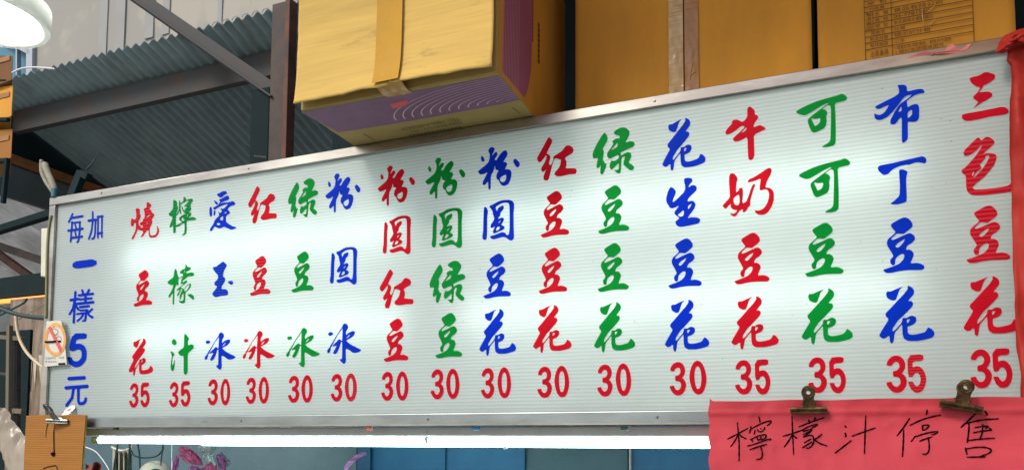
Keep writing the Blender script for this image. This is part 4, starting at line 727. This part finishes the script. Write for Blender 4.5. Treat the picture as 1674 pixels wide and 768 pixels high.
mb.build('curved_line_print', M['lilac_print'], b1)
# shipping text, upside down on the underside
def under(x, y):      # x 0..1 right to left, y 0..1 from back to front
    a, b = ub(657,213), ub(768,191); o = a.lerp(b, x); return Vector((o.x, o.y, ZT-.0026))
mb = MB()
def txt_under(s, pxl, pxr, yl, yr, h):
    A = ub(pxr, yr); B_ = ub(pxl, yl)
    # text runs from A (right) to B_ (left), letters' tops toward the sign
    def t3(x, y): q = A.lerp(B_, x); return Vector((q.x, q.y + y*h, ZT-.0026))
    add_text(mb, s, t3, 0, 0, 1, 1)
txt_under('TEL: +886-4-7815656', 655, 749, 210, 192, .017)
txt_under('HSIN BING CO., LTD', 668, 752, 213.5, 198, .017)
for (a_, b_, y) in ((668,755,221,),(672,745,226)):
    for i in range(14):
        q = ub(a_+(b_-a_)*i/14, y-(b_-a_)*i/14*.165); mb.box((q.x, q.y, ZT-.0026), (q.x+.008, q.y+.006, ZT-.0022))
for (p0, p1) in (((594,219),(612,229)),((838,176),(850,186))):
    A, B_ = ub(*p0), ub(*p1); mb.bar((A.x,A.y,ZT-.002),(B_.x,B_.y,ZT-.002), .0015, .001, side=Vector((0,0,1)))
mb.build('shipping_text', M['dark_print'], b1)
mb = MB(); A = ub(640,166); mb.slab([ub(638,171), ub(642,177), ub(656,175), ub(668,168), ub(664,163)], (0,0,-.0012)); mb.build('pink_sticker', M['sticker_red'], b1)
mb = MB(); 
for i in range(13):
    mb.box((X1+.001, Yn+.26, ZT+.22+i*.012), (X1+.0018, Yn+.266, ZT+.228+i*.012))
    if i > 4: mb.box((X1+.001, Yn+.31, ZT+.10+i*.016), (X1+.0018, Yn+.322, ZT+.112+i*.016))
mb.build('side_text', M['brown_print'], b1)

YC = .16
mb = MB(); mb.box((1.0,.212,ZT-.024),(3.6,.93,ZT-.001)); tag(mb.build('storage_plank', M['wood_grey'], bevel=.002), 'weathered plank behind the sign carrying the backs of the cartons', 'plank')
def carton(xa, xb, label, Y0=YC, Y1=.62, top=.55, seam=None):
    e = empty('carton', ((xa+xb)/2, Y0, ZT), label, 'carton')
    def q(n, a, b, m, bev=.0015): mb = MB(); mb.box(a, b); return mb.build(n, M[m], e, bevel=bev)
    q('carton_body', (xa+.001,Y0+.004,ZT), (xb-.001,Y1,ZT+top), 'card_in')
    def face(x0, x1, sd):
        mb = MB(); mb.grid(lambda u,v: Vector((x0+u*(x1-x0), Y0-.0005+.0035*fbm(x0+u*1.2, v*1.5, 1.2, sd)*math.sin(u*math.pi), ZT+.001+v*(top-.002))), 24, 24)
        mb.build('flap', M['card_orange'], e, smooth=True, solid=.003)
    if seam: face(xa, seam-.0016, 3); face(seam+.0016, xb, 5)
    else: face(xa, xb, 8)
    return e
sx_ = at(1118,60,YC).x
c2 = carton(at(941,100,YC).x, at(1327,60,YC).x, 'plain orange brown carton sealed with shiny tape, middle of the three on the sign', seam=sx_)
for (pa, pb_, m) in ((1093.5,1117,'tape_clear'),(1119.5,1142,'tape_side')):
    xa, xb = at(pa,60,YC).x, at(pb_,60,YC).x
    mb = MB(); mb.grid(lambda u,v: Vector((xa+u*(xb-xa), YC-.0065+.0012*fbm(u*4,v*22,1,2), ZT+.006+v*.5)), 8, 60); mb.build('packing_tape', M[m], c2, smooth=True)
c3 = carton(at(1337,60,YC).x, at(1661,60,YC).x, 'orange brown carton printed with a product table, beside the red ribbon', Y0=YC+.002)
YT = YC-.0045
mb = MB()
zl = [at(1416,y,YT).z for y in (99,81.8,71,61.2,51.4,20.8,12.4,2.6,-10,-22)]
xa, xm, xb, xc = at(1414,60,YT).x, at(1458,60,YT).x, at(1592,60,YT).x, at(1427,40,YT).x
def hl(z, x0=xa, x1=xb): mb.box((x0, YT, z-.0007), (x1, YT+.0008, z+.0007))
for z in zl: hl(z)
for y in (30.6,39.7): hl(at(1427,y-1,YT).z, xc, xb)
for x in (xa, xm, xb): mb.box((x-.0007, YT-.0012, zl[0]), (x+.0007, YT-.0004, zl[-1]))
mb.box((xc-.0006, YT-.0012, zl[4]), (xc+.0006, YT-.0004, zl[5]))
pl3 = lambda x, y: Vector((x, YT-.0004, y))
def cell(s, za, zb_, x0, x1): h = abs(zb_-za); m_ = min(za, zb_); add_text(mb, s, pl3, x0, m_+h*.2, x1, m_+h*.78)
wc = xm-xa
cell('注意事項', zl[0], zl[1], xa+wc*.18, xa+wc*.85); cell('有效期限', zl[1], zl[2], xa+wc*.18, xa+wc*.85); cell('製造日期', zl[2], zl[3], xa+wc*.18, xa+wc*.85)
cell('原產地', zl[3], zl[4], xa+wc*.22, xa+wc*.75)
z3 = [zl[4], at(1427,38.7,YT).z, at(1427,29.6,YT).z, zl[5]]
for i, s in enumerate(('地  址','電  話','名  稱')): cell(s, z3[i], z3[i+1], xc+wc*.08, xm-wc*.12)
for i, s in enumerate('製造廠商'): add_text(mb, s, pl3, xa+wc*.06, z3[3]-(i+1)*(z3[3]-z3[0])/4.1, xc-wc*.04, z3[3]-(i+.15)*(z3[3]-z3[0])/4.1)
cell('內容量', zl[5], zl[6], xa+wc*.2, xa+wc*.75); cell('原  料', zl[6], zl[7], xa+wc*.12, xa+wc*.85)
cell('三年', zl[1], zl[2], xm+.006, xm+.03); cell('標示於外箱', zl[2], zl[3], xm+.006, xm+.09); cell('台灣', zl[3], zl[4], xm+.006, xm+.032)
cell('彰化縣秀水鄉鶴鳴村', z3[0], z3[1], xm+.006, xb-.09); cell('04-7700000'.replace('0000','8156'), z3[1], z3[2], xm+.006, xm+.09); cell('食品有限公司', z3[2], z3[3], xm+.006, xm+.12)
h0 = (zl[1]-zl[0])
add_text(mb, '1.請置於陰涼乾燥處，避免日光直射', pl3, xm+.006, zl[0]+h0*.52, xb-.05, zl[0]+h0*.88)
add_text(mb, '2.開封後請儘速用完', pl3, xm+.006, zl[0]+h0*.1, xm+.12, zl[0]+h0*.44)
mb.build('printed_table', M['brown_print'], c3)
M['crease'] = mat('tape_crease', (.70,.42,.14), .2, coat=.8)
mb = MB()
for (p0, p1, p2) in (((1507,5),(1508,28),(1511,46)),((1514,22),(1522,15),(1530,8)),((1518,43),(1524,36),(1531,29))):
    mb.tube([at(*p0,YC-.006), at(*p1,YC-.0065), at(*p2,YC-.006)], [.0006,.0016,.0006], 5)
mb.build('tape_crease', M['crease'], c3, smooth=True)
mb = MB()
for (p0, p1, p2) in (((1134,100),(1130,110),(1128,130)),((1137,117),(1132,120),(1128,124))): mb.tube([at(*p0,YC-.0085), at(*p1,YC-.009), at(*p2,YC-.0085)], [.0006,.0016,.0006], 5)
mb.build('tape_crease', M['crease'], c2, smooth=True)
# torn pink paper left on the rail
def scrap(outl, seed):
    mb = MB(); n = len(outl)
    mb.slab([at(x, y, -.013)+Vector((0,.002*math.sin(i*2.1),0)) for i, (x, y) in enumerate(outl)], (0,.006,0)); return mb
mb = scrap([(1478,97),(1490,92),(1507,86),(1512,83),(1530,85),(1545,84),(1549,76),(1556,71),(1563,77),(1572,80),(1580,73),(1590,72),(1580,83),(1560,88),(1540,89),(1510,91)], 1)
tag(mb.build('paper_scrap', M['pink_scrap'], bevel=.0015), 'torn pink paper scrap stuck on the top rail below the printed carton', 'paper')

# ---------------------------------------------------------------- red crepe ribbon at the right end
edge = [(1630,88),(1637,64),(1644,58),(1645,90),(1644,104),(1650,110),(1654,129),(1653,150),(1651,168),(1650,220),(1653,290),(1655,354),(1655,420),(1657,500),(1660,539),(1663,575),(1667,620),(1669,660)]
def rs(u, v):
    t = v*(len(edge)-1); i = min(int(t), len(edge)-2); q = Vector(edge[i]).lerp(Vector(edge[i+1]), t-i)
    p = at(q.x, q.y, -.03); return Vector((p.x+u*.13, -.032-.012*math.sin(u*math.pi)+.012*fbm(p.x*3+u, p.z*5, 2.2, 4)+.004*math.sin(u*22+p.z*9), p.z))
mb = MB(); mb.grid(rs, 16, 110)
rr = mb.build('red_ribbon', M['red_crepe'], smooth=True, solid=.001); tag(rr, 'crinkled red ribbon tied over the right end of the sign', 'ribbon')
kn = [(1627,87),(1633,70),(1640,60),(1652,54),(1666,48),(1685,44),(1700,60),(1700,80),(1680,72),(1660,76),(1650,84),(1640,88)]
mb = MB(); n = len(kn)
def kf2(u, v):
    t = (u % 1.0)*n; i = int(t) % n; q = Vector(kn[i]).lerp(Vector(kn[(i+1) % n]), t-int(t)); c_ = Vector((1662,66))
    q = c_.lerp(q, v); return at(q.x, q.y, -.045-.028*math.cos(v*math.pi/2)+.008*fbm(u*6, v*3, 1.4, 3))
mb.grid(kf2, 60, 10); mb.build('ribbon_knot', M['red_crepe'], rr, smooth=True)

# ---------------------------------------------------------------- red notice
YN = -.045
n0 = at(1159,656,YN); n1 = at(1674,652,YN)
NX0, NX1, NZ1, NZ0 = n0.x, n1.x+.12, n0.z, ZO-.36
def nd(x, z):
    top = math.exp(-((NZ1-z)/.012)); 
    fold = .004*math.exp(-((z-(NZ1-.030))/.006)**2)
    rid = .006*(1-abs(fbm(x*3.1+5, z*2.3, 1.3, 11))*3) if abs(fbm(x*3.1+5, z*2.3, 1.3, 11)) < .33 else 0
    return YN + .009*fbm(x*2.2, z*3.2, 1.4, 6) - rid*.7 - fold + .0035*math.sin(x*46)*math.exp(-((NZ1-z)/.05)) + .0015*fbm(x*9, z*9, 1.5, 2)
def nf(u, v):
    x = NX0+u*(NX1-NX0); z = NZ0+v*(NZ1-NZ0+.0012*math.sin(x*31)+(.008*math.exp(-((x-NX0)/.006)**2)))
    if u == 0: x += .002*math.sin(v*40)
    return Vector((x, nd(x, z), z))
nt_ = MB(); nt_.grid(nf, 170, 80); no = nt_.build('red_notice', M['red_paper'], smooth=True)
tag(no, 'red paper notice with black handwritten characters clipped under the sign', 'notice')
HAND1 = {'a':[[(175,200),(185,320),(195,440),(192,625)],[(65,382),(180,325),(290,263)],[(185,330),(150,400),(100,465)],[(190,325),(225,360),(275,380)],[(405,135),(415,165),(420,205)],[(322,240),(318,275),(305,320)],[(318,272),(400,228),(480,192),(548,180),(532,210),(492,238)],[(368,280),(355,335)],[(392,272),(400,298),(425,303),(448,298),(458,278)],[(425,262),(432,276)],[(472,248),(465,285)],[(315,378),(350,412)],[(320,388),(400,345),(470,332),(492,338),(480,370),(430,396)],[(388,362),(398,395),(410,392)],[(435,350),(428,382),(398,396)],[(280,458),(400,425),(500,385),(548,380),(530,395)],[(308,497),(400,465),(498,437)],[(430,465),(448,530),(446,575),(425,600),(380,602)]],
 'b':[[(768,130),(775,320),(788,555)],[(668,352),(780,320),(900,275)],[(775,330),(735,400),(682,470)],[(780,335),(825,378)],[(840,250),(950,205),(1125,145)],[(950,165),(962,215)],[(1022,143),(1012,190)],[(872,285),(960,240),(1062,213),(1025,243),(985,258)],[(895,278),(882,302),(995,268)],[(885,332),(950,308),(1000,275),(930,330),(890,360)],[(890,362),(960,338),(1002,345),(1008,410),(985,462),(940,485),(922,475)],[(982,375),(900,425)],[(988,412),(940,440),(880,478)],[(1098,325),(1050,365),(1012,388)],[(1010,385),(1060,425),(1155,458)]],
 'c':[[(1342,235),(1366,258)],[(1345,312),(1361,338),(1350,362)],[(1235,537),(1330,465),(1420,395)],[(1420,352),(1560,300),(1685,258)],[(1575,125),(1568,300),(1560,547)]]}
HAND2 = {'d':[[(440,210),(370,320),(300,405)],[(375,335),(370,450),(357,628)],[(618,122),(623,150),(612,180)],[(440,290),(550,235),(680,195),(775,178)],[(576,285),(580,345)],[(578,290),(620,285),(652,288),(625,325),(585,342)],[(450,465),(505,395),(495,412),(620,370),(750,350),(720,378),(670,392)],[(540,460),(600,435),(680,412)],[(638,425),(646,500),(640,570),(610,600),(568,592)]],
 'e':[[(1145,160),(1070,235),(980,315)],[(1230,135),(1268,170),(1255,185)],[(1040,272),(1150,240),(1270,225),(1388,220)],[(1070,255),(1068,360),(1050,478)],[(1125,315),(1200,302),(1290,295),(1240,325)],[(1110,370),(1200,350),(1325,340),(1280,318)],[(1215,275),(1212,370),(1190,430)],[(1055,452),(1180,435),(1350,425)],[(1028,525),(1048,602)],[(1030,542),(1150,520),(1250,522),(1320,550),(1285,590),(1180,622)],[(1045,628),(1150,626),(1250,625)]]}
for (H, ox, oy, s_) in ((HAND1,1180,660,250/1674),(HAND2,1420,650,254/1653)):
    for key, strokes in H.items():
        mb = MB()
        for si, st in enumerate(strokes):
            P_ = densify(smooth_line([(ox+x*s_, oy+y*s_) for x, y in st], 2), 2.5); nP = len(P_)
            UV = []
            for p in P_: q = at(p.x, p.y, YN); UV.append((q.x, q.z))
            ww = [(.0026+.0012*math.sin(math.pi*(i+.5)/nP)+.0006*math.sin(i*1.7+si*2)) for i in range(nP)]
            ribbon(mb, UV, ww, lambda x, z: Vector((x, nd(x, z)-.0014-.00008*si, z)))
        mb.build('handwritten_character', M['ink'], no)

# ---------------------------------------------------------------- bulldog clips
def clip(name, px, py, Y, m, lab, tilt, grp, spread=0, scale=1.0, turn=0):
    o = at(px, py, Y); e = empty(name, o, lab, 'clip', grp); s = scale
    Rm = Matrix.Rotation(tilt, 4, 'Y') @ Matrix.Rotation(turn, 4, 'Z')
    def T(x, y, z): return o + (Rm @ Vector((x*s, y*s, z*s)))
    hw = .043
    # jaws: two rolled strips gripping the sheet
    for sgn, nm in ((-1,'front_jaw'),(1,'rear_jaw')):
        prof = [(.0015,-.0085),(.0062,-.0090),(.0078,-.0072),(.0062,-.0052),(.0050,-.0035),(.0085,-.0005),(.0098,.0035),(.0080,.0072),(.0040,.0085),(.0020,.0072)]
        mb = MB(); n = len(prof)
        vs = [T(-hw, sgn*a, b) for a, b in prof]+[T(hw, sgn*a, b) for a, b in prof]
        mb.add(vs, [tuple(range(n)), tuple(range(2*n-1,n-1,-1))]+[(i,(i+1)%n,(i+1)%n+n,i+n) for i in range(n)])
        mb.build(nm, m, e, bevel=.0004*s)
    for sgn in (-1, 1):
        lean = .16+spread*.5; zt_ = .046; R0 = .0165; rh = .0055
        def A_(x, h):                       # point on the arm, h along it
            yy = sgn*(.008+max(0,h)*lean) ; return (x+ (sgn*spread*.45*h), yy, .004+h)
        mb = MB(); out = [(-.0145,0),(-.0135,.014),(-.0125,.022)]
        cz = zt_-.006
        arc = [(R0*math.cos(t), cz+R0*math.sin(t)) for t in [math.radians(a) for a in range(218,-39,-12)]]
        out += arc + [(.0125,.022),(.0135,.014),(.0145,0)]
        hole = [(rh*math.cos(t), cz+rh*math.sin(t)) for t in [2*math.pi*i/len(out) + math.radians(235) for i in range(0, -len(out), -1)]]
        n = len(out); th = .0012
        vs = []
        for lay in (0, 1):
            for (x, h) in out: a = A_(x, h); vs.append(T(a[0], a[1]+sgn*lay*th, a[2]))
            for (x, h) in hole: a = A_(x, h); vs.append(T(a[0], a[1]+sgn*lay*th, a[2]))
        fs = []
        for i in range(n-1): fs.append((i,i+1,n+i+1,n+i)); fs.append((2*n+i,3*n+i,3*n+i+1,2*n+i+1))
        fs.append((n-1,0,n,2*n-1)); fs.append((3*n-1,4*n-1,3*n,2*n))
        for i in range(n): j=(i+1)%n; fs.append((i,2*n+i,2*n+j,j)); fs.append((n+i,n+j,3*n+j,3*n+i))
        mb.add(vs, fs)
        arm = mb.build('arm', m, e)
        # raised curl round the finger hole
        a = A_(0, cz); mb = MB(); ring = []
        for i in range(25):
            t = 2*math.pi*i/24; q = A_(.0125*math.cos(t), cz+.0125*math.sin(t)); ring.append(T(q[0], q[1]+sgn*.0012, q[2]))
        mb.tube(ring, .0016*s, 6, cap=False); 
        ring = []
        for i in range(25):
            t = 2*math.pi*i/24; q = A_(.0065*math.cos(t), cz+.0065*math.sin(t)); ring.append(T(q[0], q[1]+sgn*.0012, q[2]))
        mb.tube(ring, .0012*s, 6, cap=False); mb.build('finger_ring', m, arm, smooth=True)
    mb = MB(); mb.tube([T(-.0175,0,.016), T(.0175,0,.016)], .0016*s, 8); mb.build('pivot', m, e, smooth=True)
    return e
G_ = 'bulldog clips holding the notices'
clip('bulldog_clip', 1322, 670, -.060, M['clip_brass'], 'aged brass bulldog clip on the red notice below the third price from the right', 0.0, G_, scale=.97)
clip('bulldog_clip', 1571, 664, -.060, M['clip_brass'], 'tilted brass bulldog clip on the red notice near its right end', R_(13), G_, scale=1.0, turn=R_(-4))
clip('bulldog_clip', 95, 688, -.052, M['clip_steel'], 'steel bulldog clip with spread arms on the brown cardboard at the left', R_(2), G_, spread=.9, scale=1.02, turn=R_(14))

# ---------------------------------------------------------------- brown cardboard sheet
YK = -.040
k0 = at(43,678.5,YK); k1 = at(140.5,679,YK)
KX0, KX1, KZ1, KZ0 = k0.x, k1.x, k0.z, ZO-.42
def kd(x, z): return YK+.002*fbm(x*4, z*3, 1.5, 8)
kc = empty('cardboard_sheet', ((KX0+KX1)/2, YK, KZ0), 'brown corrugated cardboard sheet with pen strokes clipped at the lower left', 'cardboard')
mb = MB()
def kff(u, v):
    x = KX0+u*(KX1-KX0)-(1-v)*.02*u; z = KZ0+v*(KZ1-KZ0); 
    z += .0015*math.sin(x*43)*(v > .99); return Vector((x, kd(x, z)+.00035*math.sin(z*2*math.pi/.0085), z))
mb.grid(kff, 14, 260); mb.build('cardboard_face', M['card_brown'], kc, smooth=True)
mb = MB(); mb.slab([Vector((KX0,YK+.006,KZ0)), Vector((KX1-.02,YK+.006,KZ0)), Vector((KX1,YK+.006,KZ1-.002)), Vector((KX0,YK+.006,KZ1-.002))], (0,.0015,0)); mb.build('cardboard_back', M['card_brown'], kc)
mb = MB(); pts = []
for i in range(int((KZ1-KZ0)/.004)):
    z = KZ1-.003-i*.004; v = (z-KZ0)/(KZ1-KZ0); x = KX1-(1-v)*.02+.0008; pts.append(Vector((x, YK+(.0012 if i % 2 else .0055), z)))
mb.tube(pts, .0011, 4); mb.build('flute_edge', M['flute'], kc)
mb = MB(); mb.slab([Vector((KX1-.0225,YK+.001,KZ0)), Vector((KX1-.0215+.0,YK+.0058,KZ0)), Vector((KX1-.0015,YK+.0058,KZ1-.003)), Vector((KX1-.0025,YK+.001,KZ1-.003))], (-.0015,0,0)); mb.build('flute_gap', M['dark_gap'], kc)
q = lambda L: [(40+x/6, 640+y/6) for x, y in L]
for (L, wd) in ((q([(258,295),(234,302),(226,330),(216,380),(212,446)]), [.0035,.0045,.0034,.0028,.002]), (q([(296,322),(290,400),(293,480),(296,600)]), [.0028,.0042,.0048,.0046]), (q([(262,600),(285,588),(308,600),(300,628),(280,634),(264,612)]), .0068), (q([(190,780),(188,752),(235,732),(312,720),(325,745),(326,790)]), .0032)):
    P_ = []
    for x, y in L: p = at(x, y, YK); P_.append((p.x, p.z))
    if wd == .0068:
        mb = MB(); mb.slab([Vector((a_, kd(a_, b_)-.0024, b_)) for a_, b_ in P_], (0,.0004,0)); mb.build('pen_stroke', M['ink'], kc); continue
    mb = MB(); ribbon(mb, P_, wd, lambda x, z: Vector((x, kd(x, z)-.0022, z))); mb.build('pen_stroke', M['ink'], kc)

# ---------------------------------------------------------------- no smoking sticker
YS = -.0145
st = empty('no_smoking_sticker', at(90,598,YS), 'curled orange and white no smoking sticker on the left edge of the sign', 'sticker')
s0 = [(77.2,524.6),(100.5,522.8),(104.2,527.5),(109.2,595.2),(92,597.6),(74.4,599)]
def spt(x, y, d=0): p = at(x, y, YS); return Vector((p.x, YS-d-.006*max(0,(84-x)/10)**2, p.z))
mb = MB()
def sb_(u, v): q = Vector((77.2,524.6)).lerp(Vector((102.5,523.4)),u).lerp(Vector((74.4,599)).lerp(Vector((109.2,595.2)),u),v); return spt(q.x,q.y,.0)
mb.grid(sb_, 12, 8); mb.build('sticker_base', M['sticker'], st, solid=.0004)
mb = MB(); mb.slab([spt(100.5,522.8,.001), spt(104.2,527.5,.001), spt(108.5,541,.004), spt(104,533,.006)], (0,.0004,0)); mb.build('curled_corner', M['wood_grey'], st)
cxs, cys, rx, ry = 91.3, 554.8, 15.2, 24.6
def el(t, k=1): return (cxs+rx*k*math.cos(t), cys+ry*k*math.sin(t))
mb = MB(); n = 40
vs = [spt(*el(2*math.pi*i/n, 1.12), .0012) for i in range(n)]+[spt(*el(2*math.pi*i/n, .86), .0012) for i in range(n)]
mb.add(vs, [(i,(i+1)%n,(i+1)%n+n,i+n) for i in range(n)]); mb.build('orange_ring', M['sticker_orange'], st)
mb = MB(); mb.slab([spt(*p,.0030) for p in ((80,536),(83,533.5),(102.5,571),(99,575.5))], (0,.0003,0)); mb.build('red_bar', M['sticker_red'], st)
mb = MB(); mb.slab([spt(*p,.0022) for p in ((75.5,557.5),(100,556),(100.2,559),(75.3,560.5))], (0,.0003,0)); mb.build('cigarette', M['ink'], st)
mb = MB()
pl = lambda L, w_: ribbon(mb, [(x, y) for x, y in smooth_line(L, 1)], w_, lambda x, y: spt(x, y, .0020))
pl([(85,538),(84,541),(86,544),(89,545)],.5); pl([(86,538),(90,536.5),(94,539),(96,543),(94,546),(90,547),(88,551),(92,552),(97,549),(100,551),(101,555)],.55); pl([(94,546),(92,548)],.5)
mb.build('smoke_drawing', M['ink'], st)
mb = MB()
def on_ring(s, t0, t1, h=3.6):
    for i, ch in enumerate(s):
        if ch == ' ': continue
        t = t0+(t1-t0)*i/max(1, len(s)-1); c_ = el(t, 1.0); up_ = (math.cos(t)*rx, math.sin(t)*ry); L_ = math.hypot(*up_); up_ = (up_[0]/L_, up_[1]/L_)
        sgn = 1 if t0 > t1 else -1
        vs, fs, a, b, c, d = text_mesh(ch)
        upx, upy = (-up_[0], -up_[1]) if sgn > 0 else up_
        rx_, ry_ = -upy, upx
        mb.add([spt(c_[0]+((v[0]-(a+b)/2)/.7*h)*rx_+((v[1]-(c+d)/2)/.7*h)*upx, c_[1]+((v[0]-(a+b)/2)/.7*h)*ry_+((v[1]-(c+d)/2)/.7*h)*upy, .0024) for v in vs], fs)
on_ring('NO SMOKING', R_(168), R_(30)); on_ring('禁止吸菸', R_(215), R_(325), 4.2)
mb.build('ring_lettering', M['sticker_yellow'], st)
mb = MB(); add_text(mb, '菸害防制法', lambda x, y: spt(76+x*16, 586.8-y*3.4-x*.8, .0022), 0,0,1,1); add_text(mb, '危害', lambda x, y: spt(97+x*8, 586-y*3.4-x*.5, .0022), 0,0,1,1); mb.build('green_print', M['sticker_green'], st)
mb = MB()
for i in range(5): mb.slab([spt(76+i*3.6,590.4,.002), spt(78.6+i*3.6,590.2,.002), spt(78.6+i*3.6,591,.002), spt(76+i*3.6,591.2,.002)], (0,.0002,0))
mb.slab([spt(96,593.2,.002), spt(107,592.4,.002), spt(107,595.2,.002), spt(96,596,.002)], (0,.0002,0)); mb.build('small_print', M['ink'], st)

# ---------------------------------------------------------------- cables and box at the left end
A = at(66,372,.06); B_ = at(84,452,.06)
jb = empty('junction_box', ((A.x+B_.x)/2, .1, B_.z), 'slim cream plastic box behind the left edge of the sign', 'box')
mb = MB(); mb.slab([at(67,373,.04), at(66,452,.04), at(90,452,.04), at(90,371,.04)], (0,.09,0)); mb.build('box_body', M['cream_plastic'], jb, bevel=.004)
for (pts, Y, r, m, lab, cat) in (
    ([(84,352),(80,372),(78,400),(77,430),(76.5,470),(75.5,520)], -.012, [.006]*40, 'cable_olive', 'olive green cable running down the left edge of the sign', 'cable'),
    ([(68,262),(67,280),(74,296),(82,308),(88,316)], -.005, .0075, 'cable_grey', 'grey wire loop rising from the top left corner of the sign', 'cable'),
    ([(73,268),(77,282),(84,296),(90,314)], -.005, .013, 'cable_grey', 'thick taped cable bundle at the top left corner of the sign', 'cable'),
    ([(90,309),(89.5,323)], -.008, .014, 'cable_blue', 'teal tape wrap round the cables at the top left corner', 'tape'),
    ([(-20,492),(0,504),(25,513),(50,518),(76,520),(90,520)], .5, .011, 'cable_dark', 'thick dark green cable sagging towards the left end of the sign', 'cable'),
    ([(-10,520),(20,505),(40,495),(44,488)], .9, .006, 'cable_dark', 'thin dark wire crossing above the thick green cable', 'cable'),
    ([(26,510),(27,535),(33,558),(45,578),(60,592),(74,602)], 1.2, .010, 'cable_cream', 'cream cable curving down across the stainless wall', 'cable'),
    ([(30,522),(50,510),(80,494)], 1.6, .003, 'cable_grey', 'very thin wire in front of the stainless wall', 'wire'),
    ([(141,278),(152,266),(158,256),(163,244)], .3, [.004,.003,.002,.001], 'cable_dark', 'thin dark aerial tip pointing up above the sign', 'rod')):
    L = smooth_line([at(x, y, Y) for x, y in pts]); rr_ = r[0] if isinstance(r, list) and len(r) > 4 else (r if not isinstance(r, list) else [r[0]+(r[-1]-r[0])*i/(len(L)-1) for i in range(len(L))])
    mb = MB(); mb.tube(L, rr_, 10); nm = {'cable':'cable','tape':'tape_wrap','wire':'wire','rod':'aerial'}[cat]
    tag(mb.build(nm, M[m], smooth=True), lab, cat)
mb = MB(); mb.bar(at(117,325,.3), at(135,281,.3), .042, .03); mb.bar(at(134,284,.29), at(146,290,.29), .03, .03)
tag(mb.build('dark_bracket', M['black_steel'], bevel=.003), 'dark slanted bracket standing behind the top left of the sign', 'bracket')

# panel specks
mb = MB()
for i in range(110):
    x, z = random.uniform(.1,3.1), random.uniform(.02,.8); r = random.uniform(.0005,.0016)
    mb.box((x-r,-.0006,ZO+z-r*.6),(x+r,-.0003,ZO+z+r*.6))
mb.build('dirt_specks', M['wood_grey'], sg, kind='stuff')
